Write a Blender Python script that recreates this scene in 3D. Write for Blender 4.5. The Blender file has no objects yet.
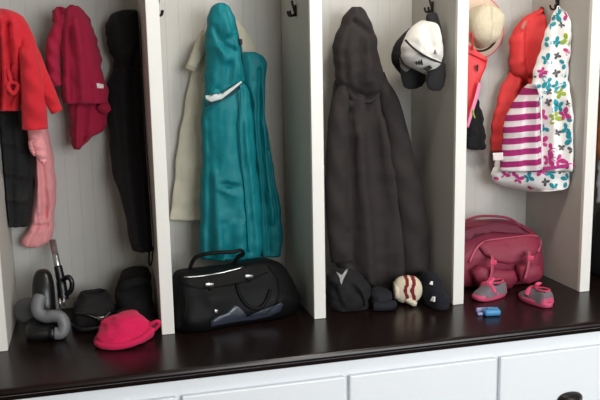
import bpy, bmesh, math, random
from mathutils import Vector, Matrix, noise
from mathutils.bvhtree import BVHTree
PI = math.pi
C = bpy.context.scene.collection
rnd = random.Random(7)

# ------------------------------------------------------------------ camera
CX, CY, CZ, YAW, PIT, ROL, F = -0.1672, -2.1712, 0.7614, 0.2531, -0.1750, -0.0185, 787.54
fw = Vector((math.sin(YAW) * math.cos(PIT), math.cos(YAW) * math.cos(PIT), math.sin(PIT)))
r0 = Vector((math.cos(YAW), -math.sin(YAW), 0)); u0 = r0.cross(fw)
rt = math.cos(ROL) * r0 + math.sin(ROL) * u0
up = -math.sin(ROL) * r0 + math.cos(ROL) * u0
CAM = Vector((CX, CY, CZ))

def ray(px, py):
    return fw + rt * ((px - 300) / F) - up * ((py - 200) / F)
def at(px, py, Y):
    d = ray(px, py); t = (Y - CY) / d.y
    return CAM + d * t

# ------------------------------------------------------------------ helpers: materials
def lin(c):
    c = c / 255.0
    return c / 12.92 if c <= 0.04045 else ((c + 0.055) / 1.055) ** 2.4
def rgb(r, g, b): return (lin(r), lin(g), lin(b), 1)

def mat(name, col, rough=0.8, metal=0.0, bump=0.0, scale=200.0, var=0.0, vscale=14.0, sheen=0.0, spec=0.5, stretch=(1, 1, 1), coat=0.0):
    m = bpy.data.materials.new(name); m.use_nodes = True
    nt = m.node_tree; b = nt.nodes['Principled BSDF']
    b.inputs['Base Color'].default_value = col
    b.inputs['Roughness'].default_value = rough
    b.inputs['Metallic'].default_value = metal
    b.inputs['Specular IOR Level'].default_value = spec
    b.inputs['Coat Weight'].default_value = coat
    if sheen:
        b.inputs['Sheen Weight'].default_value = sheen
        b.inputs['Sheen Roughness'].default_value = 0.5
    tc = nt.nodes.new('ShaderNodeTexCoord'); mp = nt.nodes.new('ShaderNodeMapping')
    mp.inputs['Scale'].default_value = stretch
    nt.links.new(tc.outputs['Object'], mp.inputs['Vector'])
    if var:
        n = nt.nodes.new('ShaderNodeTexNoise'); n.inputs['Scale'].default_value = vscale; n.inputs['Detail'].default_value = 4
        nt.links.new(mp.outputs['Vector'], n.inputs['Vector'])
        mx = nt.nodes.new('ShaderNodeMixRGB'); mx.blend_type = 'MIX'
        mx.inputs[1].default_value = tuple(min(1, c * (1 + var)) for c in col[:3]) + (1,)
        mx.inputs[2].default_value = tuple(c * (1 - var) for c in col[:3]) + (1,)
        nt.links.new(n.outputs['Fac'], mx.inputs[0]); nt.links.new(mx.outputs[0], b.inputs['Base Color'])
    if bump:
        n2 = nt.nodes.new('ShaderNodeTexNoise'); n2.inputs['Scale'].default_value = scale; n2.inputs['Detail'].default_value = 3
        nt.links.new(mp.outputs['Vector'], n2.inputs['Vector'])
        bp = nt.nodes.new('ShaderNodeBump'); bp.inputs['Strength'].default_value = bump; bp.inputs['Distance'].default_value = 0.002
        nt.links.new(n2.outputs['Fac'], bp.inputs['Height']); nt.links.new(bp.outputs['Normal'], b.inputs['Normal'])
    return m

M = {}
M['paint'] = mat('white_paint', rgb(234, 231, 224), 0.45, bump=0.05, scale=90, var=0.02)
M['backwall'] = mat('interior_paint_shaded', rgb(184, 181, 174), 0.6, bump=0.06, scale=60, var=0.03)  # white paint darkened; the shade inside the bays is put into the colour
M['drawer'] = mat('drawer_paint_daylit', rgb(244, 247, 250), 0.4, bump=0.03, scale=90)  # white paint made brighter and bluer; the window light is in the colour
M['bench'] = mat('espresso_wood', rgb(25, 15, 13), 0.27, bump=0.10, scale=40, var=0.35, vscale=30, stretch=(0.12, 1.6, 1), spec=0.32)
M['wallroom'] = mat('room_wall_paint', rgb(165, 160, 150), 0.8, bump=0.05, scale=80)
M['floor'] = mat('floor_tile', rgb(62, 50, 42), 0.5, var=0.15, vscale=6)
M['iron'] = mat('dark_bronze', rgb(38, 32, 30), 0.4, metal=0.6, bump=0.05)
M['redfleece'] = mat('red_fleece', rgb(198, 30, 44), 0.95, bump=0.5, scale=220, var=0.12, vscale=25, sheen=0.08)
M['rasp'] = mat('raspberry_fleece', rgb(156, 16, 54), 0.95, bump=0.5, scale=220, var=0.15, vscale=25, sheen=0.05)
M['blackcoat'] = mat('black_coat_cloth', rgb(16, 12, 14), 0.9, bump=0.4, scale=180, var=0.1)
M['blackpants'] = mat('black_quilted_cloth', rgb(18, 16, 16), 0.85, bump=0.3, scale=150, var=0.1)
M['pinkfleece'] = mat('salmon_pink_fleece', rgb(228, 150, 152), 0.95, bump=0.5, scale=220, var=0.1, vscale=25, sheen=0.08)
M['label'] = mat('woven_label', rgb(225, 215, 212), 0.8, bump=0.1)
M['beige'] = mat('beige_wool', rgb(196, 190, 170), 0.95, bump=0.6, scale=260, var=0.08, vscale=30, sheen=0.05)
M['beigedark'] = mat('beige_cuff', rgb(168, 160, 142), 0.95, bump=0.6, scale=260, var=0.08)
M['teal'] = mat('teal_shell_cloth', rgb(4, 114, 122), 0.6, bump=0.25, scale=120, var=0.22, vscale=16, spec=0.3)
M['teallining'] = mat('white_lining', rgb(205, 212, 210), 0.8, bump=0.2)
M['tealdark'] = mat('dark_teal_edge_and_shade', rgb(14, 52, 60), 0.8, bump=0.2)  # hood edge colour, also used as painted shade below the collar
M['grey'] = mat('charcoal_cloth', rgb(40, 34, 33), 0.88, bump=0.4, scale=200, var=0.12, vscale=18)
M['greydark'] = mat('charcoal_seam', rgb(30, 26, 26), 0.88, bump=0.3)
M['leather'] = mat('black_leather', rgb(10, 10, 11), 0.55, bump=0.3, scale=130, var=0.15, spec=0.14)
M['navyshine'] = mat('slate_blue_patent', rgb(46, 51, 63), 0.3, bump=0.25, scale=60, var=0.2)
M['silver'] = mat('silver_metal', rgb(190, 190, 188), 0.3, metal=1.0)
M['chrome'] = mat('brushed_chrome', rgb(176, 178, 176), 0.32, metal=0.9)
M['coral'] = mat('coral_cloth', rgb(218, 58, 58), 0.75, bump=0.25, scale=150, var=0.12, vscale=16)
M['coralprint'] = mat('coral_print', rgb(190, 110, 100), 0.8)
M['white'] = mat('white_cotton', rgb(246, 244, 241), 0.9, bump=0.3, scale=220, var=0.03)
M['magenta'] = mat('magenta_cotton', rgb(178, 44, 124), 0.9, bump=0.2)
M['b_teal'] = mat('teal_print', rgb(30, 150, 166), 0.9)
M['b_green'] = mat('green_print', rgb(160, 184, 60), 0.9)
M['b_grey'] = mat('grey_print', rgb(96, 92, 98), 0.9)
M['b_pink'] = mat('pink_print', rgb(204, 62, 140), 0.9)
M['straw'] = mat('straw_weave', rgb(212, 200, 172), 0.85, bump=0.8, scale=160, var=0.12, vscale=30)
M['strawbrim'] = mat('pale_brim_weave', rgb(206, 180, 158), 0.85, bump=0.8, scale=160, var=0.1, vscale=30)
M['pinktrim'] = mat('pink_trim', rgb(206, 66, 100), 0.8)
M['dark'] = mat('black_ribbon', rgb(30, 28, 30), 0.8)
M['redbag'] = mat('red_paper', rgb(218, 40, 44), 0.5, bump=0.1, var=0.06)
M['pinkribbon'] = mat('pink_ribbon', rgb(226, 140, 172), 0.7)
M['greenribbon'] = mat('green_ribbon', rgb(150, 178, 60), 0.7)
M['blackcloth'] = mat('black_cloth', rgb(14, 13, 15), 0.9, bump=0.4, var=0.1)
M['duffel'] = mat('dusty_rose_nylon', rgb(134, 38, 62), 0.62, bump=0.3, scale=140, var=0.12, vscale=16)
M['duffeldark'] = mat('dark_rose_nylon', rgb(98, 32, 52), 0.7, bump=0.3, var=0.1)
M['duffellight'] = mat('light_rose_webbing', rgb(188, 84, 108), 0.7, bump=0.4, scale=300)
M['pinksole'] = mat('pink_rubber', rgb(200, 74, 110), 0.6)
M['pinkhot'] = mat('hot_pink_patch', rgb(224, 84, 124), 0.7)
M['shoegrey'] = mat('grey_mesh', rgb(112, 104, 110), 0.9, bump=0.6, scale=400, var=0.25, vscale=90)
M['shoedark'] = mat('shoe_lining', rgb(92, 36, 58), 0.9)
M['bluetoy'] = mat('sky_blue_plastic', rgb(70, 140, 190), 0.4)
M['lavtoy'] = mat('lavender_plastic', rgb(146, 150, 190), 0.5)
M['vacblack'] = mat('black_plastic', rgb(13, 13, 14), 0.35, var=0.05)
M['vacgrey'] = mat('dark_grey_plastic', rgb(74, 74, 76), 0.45)
M['hose'] = mat('grey_hose', rgb(112, 112, 114), 0.45)
M['bootbrown'] = mat('dark_brown_suede', rgb(20, 17, 17), 0.9, bump=0.4, var=0.15)
M['bundle'] = mat('dark_knit', rgb(17, 15, 15), 0.95, bump=0.7, scale=200, var=0.15)
M['beanie'] = mat('hot_pink_fleece', rgb(204, 14, 78), 0.95, bump=0.6, scale=200, var=0.14, vscale=30, sheen=0.08)
M['capwhite'] = mat('cap_white_twill', rgb(222, 219, 212), 0.85, bump=0.3, scale=300, var=0.04)
M['capblack'] = mat('cap_black_twill', rgb(20, 18, 19), 0.85, bump=0.3, scale=300, var=0.08)
M['capgrey'] = mat('cap_grey_strap', rgb(120, 116, 110), 0.85, bump=0.3)
M['knitcream'] = mat('cream_knit', rgb(214, 202, 178), 0.95, bump=0.9, scale=240, var=0.06)
M['knitred'] = mat('maroon_knit', rgb(116, 24, 34), 0.95, bump=0.9, scale=240)
M['navyknit'] = mat('navy_knit', rgb(13, 15, 26), 0.95, bump=0.9, scale=240, var=0.12)
M['navycloth'] = mat('navy_cloth', rgb(13, 14, 24), 0.85, bump=0.3, var=0.12)
M['orange'] = mat('rust_cloth', rgb(150, 84, 40), 0.9, bump=0.3, var=0.1)
M['greycloth'] = mat('pale_grey_cloth', rgb(150, 150, 150), 0.9, bump=0.3)

def stripes(name, c1, c2, period, duty, phase, tilt):
    m = mat(name, c1, 0.9); nt = m.node_tree; b = nt.nodes['Principled BSDF']
    tc = nt.nodes.new('ShaderNodeTexCoord'); sx = nt.nodes.new('ShaderNodeSeparateXYZ')
    nt.links.new(tc.outputs['Object'], sx.inputs[0])
    a = nt.nodes.new('ShaderNodeMath'); a.operation = 'MULTIPLY_ADD'; a.inputs[1].default_value = tilt
    nt.links.new(sx.outputs['X'], a.inputs[0]); nt.links.new(sx.outputs['Z'], a.inputs[2])
    d = nt.nodes.new('ShaderNodeMath'); d.operation = 'MULTIPLY_ADD'; d.inputs[1].default_value = 1 / period; d.inputs[2].default_value = phase
    nt.links.new(a.outputs[0], d.inputs[0])
    f = nt.nodes.new('ShaderNodeMath'); f.operation = 'FRACT'; nt.links.new(d.outputs[0], f.inputs[0])
    g = nt.nodes.new('ShaderNodeMath'); g.operation = 'LESS_THAN'; g.inputs[1].default_value = duty
    nt.links.new(f.outputs[0], g.inputs[0])
    mx = nt.nodes.new('ShaderNodeMixRGB'); mx.inputs[1].default_value = c1; mx.inputs[2].default_value = c2
    nt.links.new(g.outputs[0], mx.inputs[0]); nt.links.new(mx.outputs[0], b.inputs['Base Color'])
    return m
M['stripe'] = stripes('magenta_stripes', rgb(236, 228, 230), rgb(170, 36, 112), 0.0382, 0.52, 0.30, -0.20)

# ------------------------------------------------------------------ helpers: objects
def put(name, verts, faces, mats, parent=None, loc=None, midx=None, smooth=True):
    me = bpy.data.meshes.new(name)
    if loc is None: loc = Vector((0, 0, 0))
    org = Vector(loc)
    if parent is not None: org = Vector(parent.location)
    me.from_pydata([tuple(Vector(v) - org) for v in verts], [], faces)
    if not isinstance(mats, (list, tuple)): mats = [mats]
    for m in mats: me.materials.append(m)
    bm = bmesh.new(); bm.from_mesh(me)
    if midx:
        bm.faces.ensure_lookup_table()
        for f, i in zip(bm.faces, midx): f.material_index = i
    bmesh.ops.recalc_face_normals(bm, faces=bm.faces[:])
    bm.to_mesh(me); bm.free()
    for p in me.polygons: p.use_smooth = smooth
    o = bpy.data.objects.new(name, me); C.objects.link(o)
    if parent is not None: o.parent = parent
    else: o.location = org
    return o
def tag(o, label, cat, group=None, kind=None):
    o['label'] = label; o['category'] = cat
    if group: o['group'] = group
    if kind: o['kind'] = kind
    return o
def thing(name, label, cat, loc, group=None):
    o = bpy.data.objects.new(name, None); C.objects.link(o); o.empty_display_size = 0.03
    o.location = loc
    return tag(o, label, cat, group)
def struct(o):
    o['kind'] = 'structure'; return o

class MB:
    def __init__(s): s.v = []; s.f = []; s.m = []
    def add(s, vf, mi=0):
        v, f = vf; k = len(s.v); s.v += [Vector(p) for p in v]; s.f += [tuple(i + k for i in q) for q in f]; s.m += [mi] * len(f)
        return s
    def xf(s, mtx):
        s.v = [mtx @ p for p in s.v]; return s
    def build(s, name, mats, parent=None, loc=None, smooth=True):
        return put(name, s.v, s.f, mats, parent, loc, s.m, smooth)

def box(x0, x1, y0, y1, z0, z1, bev=0.0, seg=2):
    bm = bmesh.new(); bmesh.ops.create_cube(bm, size=1)
    for v in bm.verts:
        v.co = Vector(((x0 + x1) / 2 + v.co.x * (x1 - x0), (y0 + y1) / 2 + v.co.y * (y1 - y0), (z0 + z1) / 2 + v.co.z * (z1 - z0)))
    if bev: bmesh.ops.bevel(bm, geom=bm.edges[:], offset=bev, segments=seg, affect='EDGES', profile=0.5)
    bm.verts.index_update()
    r = ([v.co.copy() for v in bm.verts], [tuple(v.index for v in f.verts) for f in bm.faces]); bm.free()
    return r

def crom(pts, n):
    """Catmull-Rom samples through a list of tuples"""
    P = [tuple(p) for p in pts]; P = [P[0]] + P + [P[-1]]; out = []
    for i in range(1, len(P) - 2):
        for k in range(n):
            t = k / n
            out.append(tuple(0.5 * (2 * b + (c - a) * t + (2 * a - 5 * b + 4 * c - d) * t * t + (3 * b - a - 3 * c + d) * t ** 3) for a, b, c, d in zip(P[i - 1], P[i], P[i + 1], P[i + 2])))
    out.append(P[-2]); return out

def tube(pts, rad, n=10, sub=8, corr=0.0, flat=1.0, nrm=None):
    """round (or flattened) tube along world points"""
    pts = [tuple(p) for p in pts]
    if sub > 1 and len(pts) > 2: pts = crom(pts, sub)
    P = [Vector(p) for p in pts]; v = []; f = []
    T = [(P[min(i + 1, len(P) - 1)] - P[max(i - 1, 0)]).normalized() for i in range(len(P))]
    N = Vector(nrm) if nrm else (Vector((0, 0, 1)) if abs(T[0].z) < 0.9 else Vector((1, 0, 0)))
    for i, p in enumerate(P):
        N = (N - T[i] * N.dot(T[i])).normalized(); B = T[i].cross(N)
        r = rad[min(i * len(rad) // len(P), len(rad) - 1)] if isinstance(rad, (list, tuple)) else rad
        r *= 1 + corr * (1 if i % 2 else -1)
        for k in range(n):
            a = 2 * PI * k / n; v.append(p + B * (r * math.cos(a)) + N * (r * flat * math.sin(a)))
    for i in range(len(P) - 1):
        for k in range(n):
            f.append((i * n + k, i * n + (k + 1) % n, (i + 1) * n + (k + 1) % n, (i + 1) * n + k))
    v.append(P[0]); v.append(P[-1]); L = len(v)
    for k in range(n):
        f.append((L - 2, (k + 1) % n, k)); f.append((L - 1, (len(P) - 1) * n + k, (len(P) - 1) * n + (k + 1) % n))
    return v, f

def pchip(xs, ys, x):
    n = len(xs)
    if x <= xs[0]: return ys[0]
    if x >= xs[-1]: return ys[-1]
    h = [xs[i + 1] - xs[i] for i in range(n - 1)]; d = [(ys[i + 1] - ys[i]) / h[i] for i in range(n - 1)]
    m = [d[0]] + [0 if d[i - 1] * d[i] <= 0 else 2 * d[i - 1] * d[i] / (d[i - 1] + d[i]) for i in range(1, n - 1)] + [d[-1]]
    i = max(k for k in range(n - 1) if xs[k] <= x); t = (x - xs[i]) / h[i]
    return ((2 * t ** 3 - 3 * t * t + 1) * ys[i] + (t ** 3 - 2 * t * t + t) * h[i] * m[i] + (-2 * t ** 3 + 3 * t * t) * ys[i + 1] + (t ** 3 - t * t) * h[i] * m[i + 1])

def segdist(p, a, b):
    ax, ay = a; bx, by = b; dx, dy = bx - ax, by - ay
    L = dx * dx + dy * dy; t = 0 if L == 0 else max(0, min(1, ((p[0] - ax) * dx + (p[1] - ay) * dy) / L))
    return math.hypot(p[0] - ax - t * dx, p[1] - ay - t * dy), t

def drape(rows, Y, creases=(), fold=0.006, nf=3, seed=1, step=2.0, nu=56, ex=0.75, xlim=None, hem=True, lump=0.004, edge=1.2, yback=0.343, skew=0.0, wr=0.006):
    """hanging cloth: a closed loft of horizontal sections. rows: (py, left px, right px, half thickness m [, Y])
    creases: (depth m (+ = towards the viewer), width px, [(px,py)...])"""
    R = random.Random(seed)
    ys = [r[0] for r in rows]; Ls = [r[1] for r in rows]; Rs = [r[2] for r in rows]; Ts = [r[3] for r in rows]
    Yc = [r[4] if len(r) > 4 else Y for r in rows]
    ph = [R.uniform(0, 6.28) for _ in range(9)]
    nv = max(6, int((ys[-1] - ys[0]) / step)); V = []; Fc = []
    def pt(u, sv, py, k):
        L = pchip(ys, Ls, py); Rr = pchip(ys, Rs, py); t = pchip(ys, Ts, py); yc = pchip(ys, Yc, py)
        s = (py - ys[0]) / (ys[-1] - ys[0])
        L += edge * math.sin(s * 17 + ph[0]) * 0.5 + edge * math.sin(s * 41 + ph[1]) * 0.35
        Rr += edge * math.sin(s * 19 + ph[2]) * 0.5 + edge * math.sin(s * 37 + ph[3]) * 0.35
        px = (L + Rr) / 2 + (Rr - L) / 2 * u * k
        d = 0.0
        if sv > 0:
            w = min(1, 1.6 * (1 - abs(u))) * k
            a = fold * (0.35 + 0.65 * s)
            d = a * (math.sin(nf * PI * (u + 0.25 * s) + ph[4]) + 0.55 * math.sin(2.3 * nf * PI * (u - 0.18 * s) + ph[5]) + 0.3 * math.sin(9 * s + 3 * u + ph[6]))
            for dep, wd, pl in creases:
                best = 1e9
                for q in range(len(pl) - 1):
                    e, tt = segdist((px, py), pl[q], pl[q + 1])
                    if e < best: best = e
                if best < wd * 3: d += 1.7 * dep * math.exp(-(best / wd) ** 2)
            d *= w
        yc -= skew * u * k
        if sv > 0:
            Q = at(px, py, yc); aa = Vector((Q.x * 34 + Q.z * 6, seed * 3.1, Q.z * 5))
            d += wr * (1.0 - 2.2 * abs(noise.noise(aa))) * min(1, 2 * (1 - abs(u))) * k
            d += wr * .7 * noise.noise(Vector((Q.x * 22 - Q.z * 16, seed, Q.z * 26))) * min(1, 2 * (1 - abs(u))) * k
        P = at(px, py, yc)
        base = t * (sv if sv > 0 else sv * .45)
        y = yc - base - d
        if sv < 0: y = min(y, yback)
        nz = noise.noise(P * 18 + Vector((seed, 0, 0))) + 0.5 * noise.noise(P * 45 + Vector((0, seed, 0)))
        P2 = Vector((P.x, y - (lump * nz if sv > 0 else 0), P.z))
        if xlim: P2.x = max(xlim[0], min(xlim[1], P2.x))
        P2.y = min(P2.y, yback)
        return P2
    levels = [(ys[0] + (ys[-1] - ys[0]) * i / nv, 1.0) for i in range(nv + 1)]
    if hem: levels += [(ys[-1] - 0.6, 0.9), (ys[-1] - 4, 0.82)]
    for py, k in levels:
        for j in range(nu):
            a = 2 * PI * j / nu; c, s_ = math.cos(a), math.sin(a)
            u = math.copysign(abs(c) ** ex, c); sv = math.copysign(abs(s_) ** 0.9, s_)
            V.append(pt(u, sv * k, py, k))
    n = len(levels)
    for i in range(n - 1):
        for j in range(nu):
            Fc.append((i * nu + j, i * nu + (j + 1) % nu, (i + 1) * nu + (j + 1) % nu, (i + 1) * nu + j))
    for i, rev in ((0, 1), (n - 1, 0)):
        c = sum((V[i * nu + j] for j in range(nu)), Vector()) / nu; V.append(c); k = len(V) - 1
        for j in range(nu): Fc.append((k, i * nu + j, i * nu + (j + 1) % nu) if rev else (k, i * nu + (j + 1) % nu, i * nu + j))
    return V, Fc

def limb(path, Y, nu=24, sub=6, wr=0.004, seed=3, nw=5, xlim=None, yback=0.343, hollow=True):
    """sleeve or leg hanging: path of (px, py, half width px, half thickness m [, Y])"""
    P = crom([(p[0], p[1], p[2], p[3], p[4] if len(p) > 4 else Y) for p in path], sub)
    V = []; Fc = []; n = len(P); R = random.Random(seed); ph = [R.uniform(0, 6.28) for _ in range(4)]
    secs = [(q, 1.0, i) for i, q in enumerate(P)]
    if hollow:
        q = P[-1]; secs += [(q, 0.8, n - 1)]
        q2 = P[-2]; secs += [(q2, 0.72, n - 2)]
    for (px, py, hw, th, yc), k, i in secs:
        a, b = P[max(i - 1, 0)], P[min(i + 1, n - 1)]
        dx, dy = b[0] - a[0], b[1] - a[1]; L = math.hypot(dx, dy) or 1; nx, ny = -dy / L, dx / L
        s = i / (n - 1)
        for j in range(nu):
            ang = 2 * PI * j / nu; c, sn = math.cos(ang), math.sin(ang)
            W = at(px + nx * hw * k * c, py + ny * hw * k * c, yc)
            rip = wr * (math.sin(nw * 2 * PI * s + 2 * c + ph[0]) + 0.6 * math.sin(nw * 3.7 * PI * s - 3 * c + ph[1])) * max(0, sn)
            W.y = yc - (th * sn * k + rip)
            W.y -= 0.003 * noise.noise(W * 30) * max(0, sn)
            if xlim: W.x = max(xlim[0], min(xlim[1], W.x))
            W.y = min(W.y, yback); V.append(W)
    m = len(secs)
    for i in range(m - 1):
        for j in range(nu):
            Fc.append((i * nu + j, i * nu + (j + 1) % nu, (i + 1) * nu + (j + 1) % nu, (i + 1) * nu + j))
    for i in (0, m - 1):
        c = sum((V[i * nu + j] for j in range(nu)), Vector()) / nu; V.append(c); k = len(V) - 1
        for j in range(nu): Fc.append((k, i * nu + j, i * nu + (j + 1) % nu))
    return V, Fc

def slab(poly, Y, t, sub=1, dome=0.0, bend=None):
    """closed thin patch from a pixel outline on plane Y (or a function of px,py), thickness t"""
    yf = Y if callable(Y) else (lambda a, b: Y)
    pts = list(poly); n = len(pts)
    cx = sum(p[0] for p in pts) / n; cy = sum(p[1] for p in pts) / n
    V = []; Fc = []; rings = [1.0, 0.93, 0.6, 0.3]
    for sgn in (-1, 1):
        for k in rings:
            for p in pts:
                px, py = cx + (p[0] - cx) * k, cy + (p[1] - cy) * k
                y = yf(px, py); W = at(px, py, y)
                W.y = y + sgn * t * (0.5 if k == 1.0 else 1.0 + dome * (1 - k)) ; V.append(W)
        c = at(cx, cy, yf(cx, cy)); c.y = yf(cx, cy) + sgn * t * (1 + dome); V.append(c)
    H = len(rings) * n + 1
    for h in range(2):
        o = h * H
        for i in range(len(rings) - 1):
            for j in range(n):
                Fc.append((o + i * n + j, o + i * n + (j + 1) % n, o + (i + 1) * n + (j + 1) % n, o + (i + 1) * n + j))
        for j in range(n): Fc.append((o + (len(rings) - 1) * n + j, o + (len(rings) - 1) * n + (j + 1) % n, o + H - 1))
    for j in range(n): Fc.append((j, (j + 1) % n, H + (j + 1) % n, H + j))
    return V, Fc

def stack(rows, nu=48, e=0.6, lump=0.0, seed=0, ns=6, fr=14, xl=None):
    """loft of superellipse sections in the object's own frame: rows (z, cx, cy, half x, half y)"""
    R = crom(rows, ns) if ns > 1 else rows
    V = []; Fc = []
    for z, cx, cy, hx, hy in R:
        for j in range(nu):
            a = 2 * PI * j / nu; c, s = math.cos(a), math.sin(a)
            p = Vector((cx + max(hx, 1e-4) * math.copysign(abs(c) ** e, c), cy + max(hy, 1e-4) * math.copysign(abs(s) ** e, s), z))
            if lump:
                q = noise.noise(p * fr + Vector((seed, seed, 0))) + 0.5 * noise.noise(p * fr * 2.3 + Vector((0, seed, 0)))
                d = Vector((c, s, 0.3)); p += d * lump * q
                p.z = max(p.z, 0.0008)
            V.append(p)
    n = len(R)
    for i in range(n - 1):
        for j in range(nu): Fc.append((i * nu + j, i * nu + (j + 1) % nu, (i + 1) * nu + (j + 1) % nu, (i + 1) * nu + j))
    for i in (0, n - 1):
        c = sum((V[i * nu + j] for j in range(nu)), Vector()) / nu; V.append(c); k = len(V) - 1
        for j in range(nu): Fc.append((k, i * nu + j, i * nu + (j + 1) % nu))
    return V, Fc

def clampx(vf, lo, hi):
    for p in vf[0]: p.x = max(lo, min(hi, p.x))
    return vf
def surf(vf):
    return BVHTree.FromPolygons([Vector(p) for p in vf[0]], [tuple(f) for f in vf[1]])
def onsurf(tree, px, py, off=0.0, dflt=None):
    """point on a built surface, lifted off it along its own normal"""
    d = ray(px, py).normalized(); h = tree.ray_cast(CAM, d)
    if h[0] is None: return dflt
    n = h[1] if h[1].dot(d) < 0 else -h[1]
    return h[0] + n * off
def patch(tree, poly, th=0.002, rings=(1.0, .93, .75, .5, .25)):
    """a sewn-on panel that follows the surface below it: closed, with thickness th"""
    pp = []
    for a, c in zip(poly, poly[1:] + poly[:1]):
        m_ = max(1, int(math.hypot(c[0] - a[0], c[1] - a[1]) / 1.2))
        pp += [(a[0] + (c[0] - a[0]) * i / m_, a[1] + (c[1] - a[1]) * i / m_) for i in range(m_)]
    poly = pp
    n = len(poly); cx = sum(p[0] for p in poly) / n; cy = sum(p[1] for p in poly) / n
    V = []; Fc = []; last = onsurf(tree, cx, cy, 0)
    for off in (th, -.0008):
        for k in rings:
            for p in poly:
                q = onsurf(tree, cx + (p[0] - cx) * k, cy + (p[1] - cy) * k, off * (.5 if k == 1.0 and off > 0 else 1))
                if q is None: q = last
                V.append(q)
        V.append(onsurf(tree, cx, cy, off) or last)
    H = len(rings) * n + 1
    for h in range(2):
        o = h * H
        for i in range(len(rings) - 1):
            for j in range(n): Fc.append((o + i * n + j, o + i * n + (j + 1) % n, o + (i + 1) * n + (j + 1) % n, o + (i + 1) * n + j))
        for j in range(n): Fc.append((o + (len(rings) - 1) * n + j, o + (len(rings) - 1) * n + (j + 1) % n, o + H - 1))
    for j in range(n): Fc.append((j, (j + 1) % n, H + (j + 1) % n, H + j))
    return V, Fc
def seam(tree, pts, rad, off=0.001, flat=.6, sub=4):
    P = [onsurf(tree, p[0], p[1], off) for p in crom(pts, sub)]
    return tube([p for p in P if p is not None], rad, 8, 1, flat=flat)

def rotz(vf, ang, loc):
    m = Matrix.Translation(Vector(loc)) @ Matrix.Rotation(ang, 4, 'Z')
    return [m @ Vector(p) for p in vf[0]], vf[1]
def xform(vf, m): return [m @ Vector(p) for p in vf[0]], vf[1]

def lathe(prof, n=40):
    V = []; Fc = []
    for r, z in prof:
        for k in range(n):
            a = 2 * PI * k / n; V.append(Vector((r * math.cos(a), r * math.sin(a), z)))
    for i in range(len(prof) - 1):
        for k in range(n): Fc.append((i * n + k, i * n + (k + 1) % n, (i + 1) * n + (k + 1) % n, (i + 1) * n + k))
    return V, Fc

# ------------------------------------------------------------------ the room
FZ, CZL = -0.47, 1.95
XL, XR, YB, YF = -1.5, 3.0, 0.372, -3.6
struct(put('floor', *box(XL - .1, XR + .1, YF - .1, YB + .1, FZ - .06, FZ), M['floor'], smooth=False))
struct(put('ceiling', *box(XL - .1, XR + .1, YF - .1, YB + .1, CZL, CZL + .06), M['wallroom'], smooth=False))
struct(put('wall_back', *box(XL - .1, XR + .1, YB, YB + .1, FZ, CZL), M['wallroom'], smooth=False))
struct(put('wall_left', *box(XL - .1, XL, YF, YB, FZ, CZL), M['wallroom'], smooth=False))
struct(put('wall_right', *box(XR, XR + .1, YF, YB, FZ, CZL), M['wallroom'], smooth=False))
# wall behind the photographer, with a wide window opening
WX0, WX1, WZ0, WZ1 = 0.4, 2.8, 0.20, 1.80
wf = MB()
for b in ((XL, WX0, FZ, CZL), (WX1, XR, FZ, CZL), (WX0, WX1, FZ, WZ0), (WX0, WX1, WZ1, CZL)):
    wf.add(box(b[0], b[1], YF - .1, YF, b[2], b[3]))
struct(wf.build('wall_front', M['wallroom'], smooth=False))
wn = MB()
for x in (WX0 + .025, (WX0 + WX1) / 2, WX1 - .025): wn.add(box(x - .025, x + .025, YF - .07, YF - .03, WZ0, WZ1))
for z in (WZ0 + .02, WZ1 - .02): wn.add(box(WX0, WX1, YF - .07, YF - .03, z - .02, z + .02))
struct(wn.build('window_1', M['paint'], smooth=False))

# ------------------------------------------------------------------ built-in lockers
P = 0.45; H2 = 0.018; YBK = 0.348; LT = 1.5
XA, XB = -P - H2, 4 * P + H2
lk = thing('locker_unit', 'white painted built-in coat lockers with open bays above a dark bench', 'lockers', (0.675, YBK, 0))
pp = []; x = XA; n_ = 0
while x < XB - .001:
    xe = min(x + .041, XB)
    pp += [(x, YBK), (xe - .0035, YBK), (xe - .0022, YBK + .0008), (xe - .0012, YBK + .0008)]; x = xe
pp += [(XB, YBK), (XB, YBK + .012), (XA, YBK + .012)]
nP = len(pp)
V = [Vector((a, c, z)) for z in (0.0005, LT) for a, c in pp]
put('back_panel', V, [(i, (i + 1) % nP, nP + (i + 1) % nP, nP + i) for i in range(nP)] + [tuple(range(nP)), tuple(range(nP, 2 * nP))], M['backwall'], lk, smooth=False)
for k in range(-1, 5):
    x = k * P
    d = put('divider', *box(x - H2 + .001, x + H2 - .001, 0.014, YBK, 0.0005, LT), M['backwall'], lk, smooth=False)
    put('face_trim', *box(x - H2, x + H2, 0.0, 0.016, 0.0005, LT, 0.0015), M['paint'], lk, smooth=False)
put('top_panel', *box(XA, XB, 0.0, YBK, LT, LT + .03), M['paint'], lk, smooth=False)

bt = thing('bench_top', 'long dark espresso wood bench top with a rounded front edge', 'bench', (0.675, -0.275, 0))
prof = [(YBK + .012, 0.0), (-.262, 0.0), (-.268, -.001), (-.2735, -.005), (-.275, -.010), (-.2735, -.016), (-.270, -.019), (-.2665, -.0195), (-.2665, -.0225), (-.262, -.0235), (-.2605, -.029), (-.259, -.034), (YBK + .012, -.034)]
V = []; nP = len(prof)
for x in (XA - .03, XB + .03): V += [Vector((x, y, z)) for y, z in prof]
Fb = [(i, (i + 1) % nP, nP + (i + 1) % nP, nP + i) for i in range(nP)] + [tuple(range(nP)), tuple(range(nP, 2 * nP))]
put('plank', V, Fb, M['bench'], bt, smooth=False)

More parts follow.
